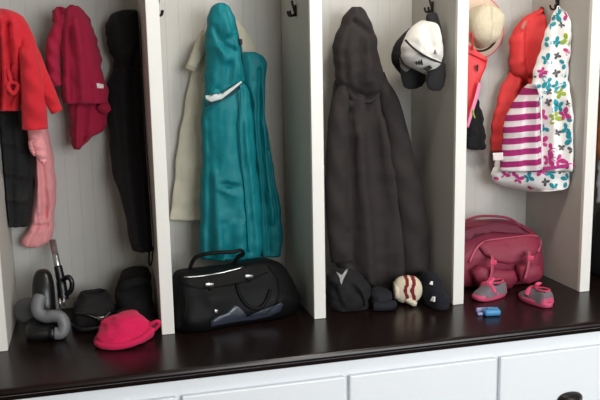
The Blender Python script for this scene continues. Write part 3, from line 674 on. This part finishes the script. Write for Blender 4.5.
# ---- caps on the hook
cp_ = thing('baseball_cap', 'white baseball cap with a black band and dark emblems, hanging in front', 'cap', at(428, 30, .12), 'caps on one hook')
put('crown', *drape([(20.5, 421, 428, .008, .115), (24, 415.5, 437, .022, .10), (28, 411, 438.3, .034, .092), (34, 406.5, 439.6, .044, .086), (40, 404, 440.5, .050, .082), (48, 401.3, 441.3, .052, .080), (56, 401, 441.5, .050, .080), (62, 404, 440.5, .044, .080), (67, 410, 437.3, .034, .082), (71.5, 419, 434, .022, .086), (74.5, 425, 430.5, .008, .09)], .085,
    [(-.014, 4, [(423, 30), (424, 46)]), (.008, 4, [(412, 40), (414, 52)]), (-.006, 1.5, [(406, 40), (414, 48.5), (424, 55.5), (434, 60), (441, 62.5)])], fold=.001, nf=2, hem=False, seed=81, wr=.002, lump=.003, edge=.4, skew=.012), M['capwhite'], cp_)
put('band', *tube([at(405.5, 40, .048), at(409, 44, .034), at(414.5, 49, .025), at(424, 55.5, .022), at(433, 59.8, .026), at(440.5, 62.5, .045)], .0042, 8, 6, flat=.6), M['capblack'], cp_)
for a in range(3):
    x = 415.2 + a * 2.5
    put('emblem', *slab([(x, 62.6 - a * .2), (x + 1.6, 60.8 - a * .9), (x + 2.6, 64.4 + a * .25), (x + 1.2, 64.8 + a * .2)], .029 + .001 * a, .0025), M['capblack'], cp_)
put('emblem', *slab([(423.6, 68.5), (429.8, 65.2), (432.4, 68), (427, 71.8)], .038, .0025), M['capblack'], cp_)
put('emblem', *slab([(434.2, 50.6), (435.3, 49.4), (436.2, 52), (437, 54), (433.9, 54)], .026, .002), M['capgrey'], cp_)
put('brim', *slab([(428, 72), (426.5, 78), (426.8, 85), (429, 89.5), (434, 91), (440, 90.5), (444, 86), (445.8, 76), (445.2, 64), (441.5, 60), (436, 66)], lambda a, b: .052 + .00004 * (a - 436) ** 2, .003, dome=1.2), M['capblack'], cp_)
put('back_strap', *drape([(12.5, 430, 436, .006), (15, 426.5, 437.5, .010), (19, 426, 438.5, .014), (25, 429, 440, .016), (34, 436, 441.5, .014), (48, 440, 443.3, .012), (62, 441, 444.5, .010)], .100, (), fold=0, xlim=(.5, .8795), hem=False, seed=83, wr=.001, lump=.001, edge=.3), M['capblack'], cp_)
put('brim_tag', *slab([(425.6, 79), (427.4, 78.6), (429, 83), (428.2, 85.5), (426.6, 84.5)], .066, .001), M['capgrey'], cp_)
cq = thing('baseball_cap', 'black baseball cap with grey strap, hanging behind the white one', 'cap', at(405, 50, .16), 'caps on one hook')
put('crown', *drape([(28, 410, 420, .012), (33, 404, 424, .028), (40, 397.5, 426, .040), (48, 393.3, 427, .046), (56, 391.3, 427, .048), (63, 392.6, 427, .044), (69, 396, 426, .034), (74, 400, 424, .02)], .20, (), fold=.001, hem=False, seed=84, wr=.002, lump=.003, edge=.4), M['capblack'], cq)
put('brim', *slab([(399.5, 64), (400.2, 72), (401.6, 80), (404, 87), (409, 89.3), (416, 88.8), (422, 86), (425.5, 81), (426, 74), (420, 68), (410, 64)], lambda a, b: .136 + .00005 * (a - 412) ** 2, .003, dome=1.2), M['capblack'], cq)
put('strap', *slab([(399.5, 58), (402, 61), (406.5, 64.5), (412.5, 67.5), (414, 70.5), (410, 72.5), (404.5, 71.5), (400.5, 67)], .136, .003, dome=.6), M['capgrey'], cq)

# ================================================================== bay with the butterfly jacket
XB4 = (2 * P + H2 + .004, 3 * P - H2 - .006)
# sun hat
hc = at(479, 27, .325)
t = thing('sun_hat', 'pale straw sun hat with pink-edged brim hanging above the red bag', 'hat', hc)
hm = Matrix.Translation(hc) @ frame((0.05, .10, 1), (-.05, -1, .06)) @ Matrix.Diagonal((.98, 1.12, 1, 1))
rb = .094
put('brim', *xform(lathe([(.055, .004), (.07, .007), (.085, .005), (rb, -.003), (rb + .001, -.005), (rb, -.006), (.085, .001), (.07, .003), (.055, .0)], 56), hm), M['strawbrim'], t)
put('brim_edge', *tube([hm @ Vector((rb * math.cos(a), rb * math.sin(a), -.0045)) for a in [i * 2 * PI / 48 for i in range(49)]], .0028, 8, 1), M['pinktrim'], t)
cr = lathe([(.063, .002), (.062, .02), (.060, .045), (.056, .062), (.047, .076), (.031, .084), (.013, .087), (.0004, .087)], 48)
for v_ in cr[0]:
    v_.x += .002 + v_.z * .10; v_.y += -.002 + .06 * v_.z
    v_ += Vector((1, 1, .6)) * (.007 * noise.noise(Vector(v_) * 26))
    if v_.z > .05: v_.z -= .012 * math.exp(-((v_.x - .02) / .012) ** 2)
put('crown', *xform(cr, hm), M['straw'], t)
put('ribbon', *tube([hm @ Vector((-.002 + .0695 * math.cos(a), -.004 + .0695 * math.sin(a), .013)) for a in [-2.5 + i * 1.9 / 16 for i in range(17)]], .0040, 8, 2, flat=.8), M['dark'], t)

# red bag + black mitten below
t = thing('red_bag', 'flat glossy red bag with pink ribbon hanging below the sun hat', 'bag', at(472, 46, .30))
put('body', *slab([(452, 40), (467, 43.5), (472, 51), (487, 58.8), (485.5, 66), (481, 76), (476.5, 90), (473, 101), (469.5, 118), (467, 128), (452, 128)], lambda a, b: .275 + .0009 * (487 - a) , .010, dome=.6), M['redbag'], t)
put('flap', *slab([(458, 41), (468, 44), (487.3, 58.5), (486.5, 61.5), (470, 54), (458, 50)], lambda a, b: .262 + .0009 * (487 - a), .002), M['redbag'], t)
put('handle', *tube([at(466, 46, .262), at(469, 34, .262), at(472, 36, .264), at(472.5, 50, .262)], .0042, 8, 6, flat=.5), M['redbag'], t)
put('emblem', *slab([(476, 66), (478.3, 64), (478.3, 68), (477.6, 71.5), (476.6, 71)], .262, .001), M['dark'], t)
put('ribbon', *slab([(478.5, 82), (481.5, 84), (477, 101), (472.5, 115), (468.5, 128), (466.5, 126), (470, 112), (474.5, 97)], .255, .002), M['pinkribbon'], t)
put('ribbon_end', *tube([at(473, 110, .25), at(473.5, 114, .25), at(475, 118, .25)], .0028, 8, 4), M['greenribbon'], t)
t = thing('black_mitten', 'black cloth mitten hanging under the red bag beside the divider', 'mitten', at(474, 104, .31))
put('body', *drape([(98, 470, 477, .01), (104, 468, 479, .016), (114, 466, 482, .02), (126, 465, 483.5, .022), (140, 465, 485, .022), (147, 466, 485.3, .02), (149.5, 470, 484, .014)], .315, [(-.006, 2, [(476, 110), (477, 146)])], fold=.003, seed=51, hem=False), M['blackcloth'], t)

j = thing('coral_raincoat', 'coral red hooded raincoat half hidden behind the butterfly jacket', 'raincoat', at(540, 10, .32))
put('body', *drape([(62, 512, 545, .012), (72, 509, 548, .02), (84, 503, 548, .026), (95, 498.5, 548, .028), (110, 495, 548, .03), (125, 492, 546, .03), (140, 490.5, 540, .03), (151, 491, 530, .026)], .30,
    [(.008, 3, [(516, 74), (506, 110), (500, 146)]), (-.01, 2.5, [(522, 76), (514, 110), (508, 146)])], fold=.004, seed=52, xlim=XB4), M['coral'], j)
put('hood', *drape([(7, 545, 554, .012), (10, 538, 555, .02), (15, 528, 556, .03), (22, 519, 555, .038), (32, 513, 553, .042), (45, 509.5, 552, .044), (58, 509.5, 549, .042), (70, 511, 546, .036), (79, 517, 541, .024), (83, 522, 535, .012)], .285,
    [(-.016, 3, [(524, 24), (521, 40), (523, 60), (528, 78)]), (.014, 4.5, [(538, 34), (535, 56), (531, 72)]), (.008, 3, [(514, 36), (514, 62)]), (-.008, 2.5, [(530, 18), (545, 12)])], fold=.003, seed=53, hem=False, xlim=XB4), M['coral'], j)
put('print_patch', *slab([(521, 26), (524, 21.5), (527, 20), (526.5, 24), (524, 29), (521.5, 30)], .246, .0012), M['coralprint'], j)

def scatter(vf, name, parent, region, n, seed, size=6.1, skip=None):
    """cotton print: butterflies laid onto the cloth's own surface, in the same mesh as the cloth"""
    V, Fc = [Vector(p) for p in vf[0]], [tuple(f) for f in vf[1]]
    tree = BVHTree.FromPolygons(V, Fc); R = random.Random(seed); pts = []; mi = [0] * len(Fc)
    mats = [M['white'], M['b_teal'], M['b_pink'], M['b_green'], M['b_grey']]
    tries = 0
    while len(pts) < n and tries < 6000:
        tries += 1
        x, y = R.uniform(region[0], region[2]), R.uniform(region[1], region[3])
        if any((x - a) ** 2 + (y - b) ** 2 < (size * 1.62) ** 2 for a, b in pts): continue
        if skip and skip(x, y): continue
        d = ray(x, y).normalized(); h = tree.ray_cast(CAM, d)
        if h[0] is None: continue
        pts.append((x, y)); col = R.choice([1, 1, 1, 2, 2, 3, 4]); s = size * R.uniform(.8, 1.15) * (.62 if col == 4 else 1); th = R.uniform(0, 6.28)
        el = [(.52, .42, .55, .38, .6), (-.52, .42, .55, .38, -.6), (.40, -.40, .40, .28, -.7), (-.40, -.40, .40, .28, .7), (0, 0, .12, .5, 0)]
        for ex_, ey, rx, ry, ra in el:
            ring = []
            for k in range(12):
                a = 2 * PI * k / 12; qx, qy = rx * math.cos(a), ry * math.sin(a)
                qx, qy = ex_ + qx * math.cos(ra) - qy * math.sin(ra), ey + qx * math.sin(ra) + qy * math.cos(ra)
                gx, gy = x + s * (qx * math.cos(th) - qy * math.sin(th)), y + s * (qx * math.sin(th) + qy * math.cos(th))
                dd = ray(gx, gy).normalized(); hh = tree.ray_cast(CAM, dd)
                if hh[0] is None or (hh[0] - h[0]).length > .03: ring = None; break
                ring.append(hh[0] - dd * .0012)
            if not ring: continue
            dd = (h[0] - CAM).normalized()
            cpt = sum(ring, Vector()) / 12 - dd * .0012
            k0 = len(V); V += ring + [cpt]
            for k in range(12): Fc.append((k0 + k, k0 + (k + 1) % 12, k0 + 12)); mi.append(col)
    return put(name, V, Fc, mats, parent, midx=mi)

j = thing('butterfly_jacket', 'white butterfly print hooded jacket with magenta striped panel on end hook', 'jacket', at(558, 12, .25))
vf = drape([(66, 540, 560, .010, .175), (76, 536, 566, .020, .165), (88, 534, 569, .026, .14), (100, 533, 570.5, .030), (120, 533, 572.5, .032), (140, 533, 574, .034), (158, 533, 574.6, .034), (170, 534, 575, .032)], .120,
    [(-.012, 2.2, [(553, 70), (551, 110), (552, 165)]), (.010, 3, [(560, 80), (563, 120), (564, 168)]), (.010, 3, [(544, 90), (545, 130), (546, 168)]), (-.008, 2, [(569, 100), (571, 160)])], fold=.003, seed=61, xlim=XB4, skew=.045)
scatter(vf, 'body', j, (534, 80, 575, 167), 40, 3)
vf = drape([(9, 556, 562, .010), (13, 553, 565, .02), (20, 550.5, 568.5, .026), (30, 546.5, 570.5, .030), (42, 543, 570.5, .032), (54, 539, 569, .034), (66, 535.5, 567, .032), (78, 532.5, 566.5, .028), (90, 531, 563, .02), (97, 533, 556, .01)], .140,
    [(-.010, 2, [(552, 30), (549, 52), (545, 80)]), (.008, 2.5, [(560, 26), (559, 56), (556, 84)]), (-.008, 2, [(564, 44), (563, 76)]), (.008, 2, [(546, 46), (540, 80)])], fold=.002, seed=62, hem=False, xlim=XB4, skew=.022)
scatter(vf, 'hood', j, (533, 12, 570, 94), 30, 5)
vf = drape([(84, 527, 536, .008), (92, 521, 537, .018), (102, 513.5, 538, .024), (116, 506, 539, .028), (132, 503.5, 540, .03), (150, 501.5, 541, .03), (171, 500, 541, .028)], .172,
    [(-.007, 2.5, [(524, 100), (520, 165)]), (.007, 3, [(532, 100), (531, 165)])], fold=.002, seed=63, skew=.045, wr=.002)
put('striped_panel', *vf, M['stripe'], j)
vf = drape([(158, 497, 574, .012), (166, 494, 574, .020), (173, 491.5, 572, .026), (180, 492, 570.5, .026), (185, 500, 569, .024), (189, 512, 564, .02), (191.5, 530, 548, .010)], .172, (), fold=.003, nf=4, seed=64, xlim=XB4, skew=.09)
scatter(vf, 'under_layer', j, (492, 170, 571, 190), 18, 9)
put('hem_band', *slab([(543, 167), (552, 166), (563, 164.5), (574.5, 163), (574.5, 166.5), (563, 168), (552, 169.5), (543, 170.5)], lambda a, b: .105 - .0018 * (a - 543), .002), M['magenta'], j)
put('care_label', *slab([(492.8, 153), (503, 152.5), (503, 160), (493.3, 160.5)], lambda a, b_: .206 - .0004 * (a - 493), .001), M['label'], j)
put('zip', *tube([at(540.5, 88, .112), at(541.5, 120, .100), at(542, 150, .098), at(542, 169, .100)], .0022, 8, 5), M['white'], j)
put('hanging_loop', *tube([at(557, 13, .14), at(557.5, 7, .15), at(559.5, 7, .15), at(560.5, 13, .14)], .0018, 8, 4), M['white'], j)

# ---- duffel bag
dx = at(500, 260, .22).x
t = thing('duffel_bag', 'dusty rose duffel bag with buckled straps beneath the butterfly jacket', 'bag', (dx + .03, .21, 0))
D0 = Vector((1.115, .225, 0)); DA = -.10
def dl(vf): return rotz(vf, DA, D0)
body = stack([(.0008, 0, 0, .165, .075), (.010, 0, 0, .184, .092), (.05, 0, 0, .190, .102), (.10, 0, .0, .190, .104), (.14, -.004, .006, .184, .098), (.175, -.012, .016, .166, .078), (.197, -.022, .028, .13, .052), (.204, -.028, .032, .08, .026)], e=.62, lump=.008, seed=14, fr=12, nu=72)
vf = clampx(dl(body), .9200, 1.3300)
put('body', *vf, M['duffel'], t); tr = surf(vf)
def cl(px, py, Y): return at(px, py, Y)
put('front_pocket', *patch(tr, [(478, 247), (484, 242), (498, 240), (515, 238), (530, 236.5), (538.5, 238), (539, 245), (535, 254), (524, 261), (508, 264), (494, 261), (484, 255)], .012), M['duffel'], t)
put('pocket_piping', *seam(tr, [(469, 262), (475, 250), (484, 242.5), (500, 239.5), (520, 237), (536, 237), (539.5, 242), (537, 252)], .0042, .004, flat=1), M['duffellight'], t)
put('side_pocket', *slab([(472, 271), (480, 266), (492, 268), (503, 270), (513, 270), (516, 278), (510, 287), (495, 290), (478, 288)], .104, .018, dome=.7), M['duffel'], t)
put('side_pocket', *slab([(518, 266), (530, 262), (538, 265), (541, 272), (538, 278), (526, 283), (518, 280)], .094, .018, dome=.7), M['duffel'], t)
put('top_zip', *tube([cl(462, 224, .20), cl(480, 221, .19), cl(500, 220, .185), cl(516, 224, .18), cl(530, 233, .16)], .006, 8, 6, flat=.5), M['duffeldark'], t)
put('dark_gusset', *slab([(462, 231), (478, 226), (498, 222.5), (514, 225), (528, 233), (512, 233), (492, 231), (476, 235), (462, 242)], lambda a, b: .118 + .0024 * (243 - b), .006), M['duffeldark'], t)
put('carry_handle', *tube([cl(463, 222, .24), cl(476, 217, .23), cl(490, 216, .225), cl(508, 218, .22), cl(520, 225, .21)], .007, 10, 6, flat=.6), M['duffel'], t)
for a, b_, yy, px2, py2 in ((492, 262, .076, 489.5, 279), (529, 257.5, .068, 524.5, 278)):
    k = cl(a, b_, yy); k2 = cl(px2, py2, yy + .006)
    s = put('strap', *tube([cl(a + .6, b_ - 5, yy + .02), k + Vector((0, -.003, 0)), (k + k2) / 2 + Vector((0, -.008, 0)), k2 + Vector((0, -.004, 0))], .010, 10, 5, flat=.28, nrm=(0, 1, 0)), M['duffellight'], t)
    put('buckle', *box(k.x - .012, k.x + .012, k.y - .012, k.y - .005, k.z - .008, k.z + .008, .003), M['pinktrim'], t)

# ---- sneakers
def sneaker(label, px, py, Y, heading, flip):
    g = at(px, py, Y)
    t = thing('child_sneaker', label, 'shoe', (g.x, g.y, 0), 'pair of pink and grey sneakers')
    m = Matrix.Translation((g.x, g.y, 0)) @ Matrix.Rotation(heading, 4, 'Z')      # toe towards local +x
    def outline(k, w=1.0):
        o = []
        for i in range(40):
            a = 2 * PI * i / 40; c_, s_ = math.cos(a), math.sin(a)
            hw = (.0285 + .004 * c_) * w; o.append((.066 * math.copysign(abs(c_) ** .8, c_) * k, hw * math.copysign(abs(s_) ** .8, s_) * k * (1.0 if s_ * flip > 0 else 1.06)))
        return o
    V = []; Fc = []
    zs = [(.0006, .94), (.004, 1.0), (.012, 1.01), (.017, .97)]
    for z, k in zs:
        for x, y in outline(k): V.append(Vector((x, y, z + (.004 * (x / .066) ** 4 if x > 0 else 0))))
    n = 40
    for i in range(3):
        for q in range(n): Fc.append((i * n + q, i * n + (q + 1) % n, (i + 1) * n + (q + 1) % n, (i + 1) * n + q))
    Fc.append(tuple(range(n))); Fc.append(tuple(range(3 * n, 4 * n)))
    put('sole', [m @ v_ for v_ in V], Fc, M['pinksole'], t)
    # upper: sections from heel to toe
    V = []; Fc = []; secs = [(-.061, .006, .020), (-.058, .020, .046), (-.048, .0255, .056), (-.034, .027, .053), (-.018, .0275, .048), (-.002, .0285, .050), (.012, .0295, .047), (.028, .030, .038), (.044, .0275, .030), (.056, .020, .024), (.062, .007, .019)]
    S = crom(secs, 4); nn = 22
    for x, hw, h in S:
        for q in range(nn + 1):
            a = PI * q / nn; zz = .013 + (h - .013) * math.sin(a) ** .62; yy = hw * math.copysign(abs(math.cos(a)) ** .7, math.cos(a)) * (1 - .25 * (zz - .013) / .045)
            if -.052 < x < -.004 and abs(yy) < .0155: zz -= .026 * (1 - (abs(yy) / .0155) ** 4)
            V.append(Vector((x, yy, zz)))
    for i in range(len(S) - 1):
        for q in range(nn): Fc.append((i * (nn + 1) + q, i * (nn + 1) + q + 1, (i + 1) * (nn + 1) + q + 1, (i + 1) * (nn + 1) + q))
    mi = []
    for f in Fc:
        q = sum((V[i] for i in f), Vector()) / len(f); a = 0
        if -.05 < q.x < -.004 and abs(q.y) < .013 and q.z < .044: a = 1
        elif q.z < .021 and q.x > .045: a = 2
        elif q.x < -.052 and q.z < .03: a = 2
        elif abs(q.x + .02 - q.z * .6) < .003 and q.z < .045: a = 2
        mi.append(a)
    put('upper', [m @ v_ for v_ in V], Fc, [M['shoegrey'], M['shoedark'], M['pinksole']], t, midx=mi)
    put('collar', *tube([m @ Vector((-.028 + .026 * math.cos(a), .0165 * math.sin(a), .051 - .006 * math.cos(a) * .2)) for a in [i * 2 * PI / 20 for i in range(21)]], .0030, 8, 2), M['pinktrim'], t)
    put('tongue', *tube([m @ Vector((.012, 0, .046)), m @ Vector((.000, 0, .056)), m @ Vector((-.010, 0, .066))], .0125, 12, 5, flat=.35), M['pinkhot'], t)
    put('strap', *tube([m @ Vector((.012, -.0285, .026)), m @ Vector((.013, -.020, .041)), m @ Vector((.014, 0, .0485)), m @ Vector((.013, .020, .041)), m @ Vector((.012, .0285, .026))], .009, 10, 5, flat=.3), M['pinkhot'], t)
    return t
sneaker('pink and grey sneaker, the left one of the pair, toe pointing left', 489.5, 297, .035, PI + .30, 1)
sneaker('pink and grey sneaker, the right one of the pair, opening facing forward', 536, 298.5, -.055, PI / 2 + .16, -1)

# ---- little blue toy
g = at(488.5, 313, -.115)
t = thing('toy_clip', 'small sky blue and lavender toy lying in front of left sneaker', 'toy', (g.x, g.y, 0))
rm = Matrix.Translation((g.x, g.y, 0)) @ Matrix.Rotation(-.15, 4, 'Z')
put('block', *xform(box(-.018, .032, -.022, .008, .0008, .020, .007, 3), rm), M['bluetoy'], t)
put('ridge', *xform(box(-.010, .026, -.015, -.003, .0205, .024, .0015, 2), rm), M['bluetoy'], t)
put('clip_bar', *xform(box(-.034, .026, .009, .022, .0008, .018, .005, 3), rm), M['lavtoy'], t)
put('prong', *xform(box(-.036, -.019, -.010, .0, .0008, .010, .003, 2), rm), M['lavtoy'], t)

# ================================================================== last bay, mostly cut off by the frame
XB5 = (3 * P + H2 + .004, 4 * P - H2 - .006)
t = thing('rust_jacket', 'rust brown garment just visible at the right edge of frame', 'jacket', at(635, 16, .25))
put('body', *drape([(14, 630, 640, .012), (24, 622, 648, .03), (44, 614, 656, .04), (62, 612, 658, .04), (80, 604, 666, .045), (105, 599, 672, .045), (130, 597.3, 676, .045), (150, 597, 678, .045), (160, 598, 679, .04)], .22, (), fold=.006, seed=71, xlim=XB5), M['orange'], t)
t = thing('grey_scarf', 'pale grey cloth hanging at the right frame edge over the black backpack', 'scarf', at(612, 150, .27))
put('body', *drape([(150, 600, 640, .012), (165, 598, 650, .02), (185, 597, 655, .022), (204, 597, 655, .02)], .28, (), fold=.005, seed=72, xlim=XB5), M['greycloth'], t)
c = at(612, 260, .16)
t = thing('backpack', 'black backpack standing on the bench at the right edge', 'backpack', (c.x + .04, .16, 0))
put('body', *stack([(.0008, c.x + .055, .16, .105, .075), (.01, c.x + .055, .16, .12, .09), (.08, c.x + .055, .16, .125, .095), (.16, c.x + .055, .17, .115, .085), (.22, c.x + .06, .18, .095, .065), (.25, c.x + .06, .19, .06, .04), (.256, c.x + .06, .19, .02, .012)], e=.65, lump=.006, seed=16), M['blackcloth'], t)
put('strap', *tube([(c.x - .03, .085, .20), (c.x - .05, .06, .15), (c.x - .058, .058, .09), (c.x - .05, .07, .03)], .012, 10, 6, flat=.35, nrm=(0, 1, 0)), M['greycloth'], t)

# ---- parts that sit on another part
SUBS = {('handbag', 'clasp_tongue'): 'clasp', ('duffel_bag', 'buckle'): 'strap', ('ankle_boot', 'buckle'): 'strap', ('baseball_cap', 'emblem'): 'crown', ('baseball_cap', 'brim_tag'): 'brim', ('baseball_cap', 'band'): 'crown', ('navy_hat', 'white_diamond'): 'crown', ('vacuum_cleaner', 'clip'): 'wand_socket', ('vacuum_cleaner', 'carry_handle'): 'wand_socket', ('vacuum_cleaner', 'hose_end'): 'hose', ('toy_clip', 'ridge'): 'block', ('sun_hat', 'brim_edge'): 'brim', ('sun_hat', 'ribbon'): 'crown', ('child_sneaker', 'collar'): 'upper', ('child_sneaker', 'tongue'): 'upper', ('red_bag', 'emblem'): 'body', ('red_jacket', 'drawcord_loop'): 'drawcord', ('duffel_bag', 'pocket_piping'): 'front_pocket', ('coral_raincoat', 'print_patch'): 'hood', ('fleece_hat', 'lining'): 'ear_opening', ('teal_jacket', 'toggle'): 'hood_edge', ('black_bag', 'pull_tab'): 'body'}
for top in [o for o in C.objects if o.parent is None and o.type == 'EMPTY']:
    kids = [o for o in C.objects if o.parent == top]
    for o in kids:
        key = (top.name.split('.')[0], o.name.split('.')[0])
        if key in SUBS:
            near = [q for q in kids if q.name.split('.')[0] == SUBS[key]]
            mid = sum((v.co for v in o.data.vertices), Vector()) / len(o.data.vertices)
            near.sort(key=lambda q: min((v.co - mid).length for v in q.data.vertices))
            if near: o.parent = near[0]
# ------------------------------------------------------------------ light: daylight through the window, ceiling lamp, pale sky
w = bpy.data.worlds.new('World'); bpy.context.scene.world = w; w.use_nodes = True
bg = w.node_tree.nodes['Background']; bg.inputs[0].default_value = (0.80, 0.9, 1.0, 1); bg.inputs[1].default_value = 1.0
def area(name, loc, rot, sx, sy, power, col):
    l = bpy.data.lights.new(name, 'AREA'); l.shape = 'RECTANGLE'; l.size = sx; l.size_y = sy; l.energy = power; l.color = col
    o = bpy.data.objects.new(name, l); C.objects.link(o); o.location = loc; o.rotation_euler = rot; return o
area('window_daylight', ((WX0 + WX1) / 2, YF + .02, (WZ0 + WZ1) / 2), (PI / 2, 0, 0), WX1 - WX0, WZ1 - WZ0, 86, (0.94, 0.975, 1.0))
# ceiling lamp
LX, LY = 0.75, -.62
lp = thing('ceiling_lamp', 'round white glass ceiling lamp above the room in front of lockers', 'lamp', (LX, LY, CZL))
put('base', *xform(lathe([(.0005, -.001), (.13, -.001), (.13, -.02), (.0005, -.02)], 32), Matrix.Translation((LX, LY, CZL))), M['paint'], lp)
gm = mat('lit_glass', (1, .93, .82, 1), 0.5); gm.node_tree.nodes['Principled BSDF'].inputs['Emission Color'].default_value = (1, .86, .70, 1); gm.node_tree.nodes['Principled BSDF'].inputs['Emission Strength'].default_value = 6
put('glass_shade', *xform(lathe([(.12, -.021), (.125, -.04), (.11, -.075), (.07, -.10), (.0005, -.11)], 32), Matrix.Translation((LX, LY, CZL))), gm, lp)
pl = bpy.data.lights.new('ceiling_lamp_bulb', 'POINT'); pl.energy = 27; pl.color = (1, .95, .90); pl.shadow_soft_size = .10
po = bpy.data.objects.new('ceiling_lamp_bulb', pl); C.objects.link(po); po.location = (LX, LY, CZL - .22)

cam = bpy.data.cameras.new('camera'); co = bpy.data.objects.new('camera', cam); C.objects.link(co)
cam.sensor_width = 36; cam.lens = F / 600 * 36; cam.clip_start = 0.01
mw = Matrix((rt, up, -fw)).transposed().to_4x4(); mw.translation = CAM
co.matrix_world = mw
sc = bpy.context.scene; sc.camera = co
sc.view_settings.view_transform = 'Standard'; sc.view_settings.look = 'None'
sc.view_settings.exposure = 0.30; sc.view_settings.gamma = 1.0; sc.view_settings.use_curve_mapping = False
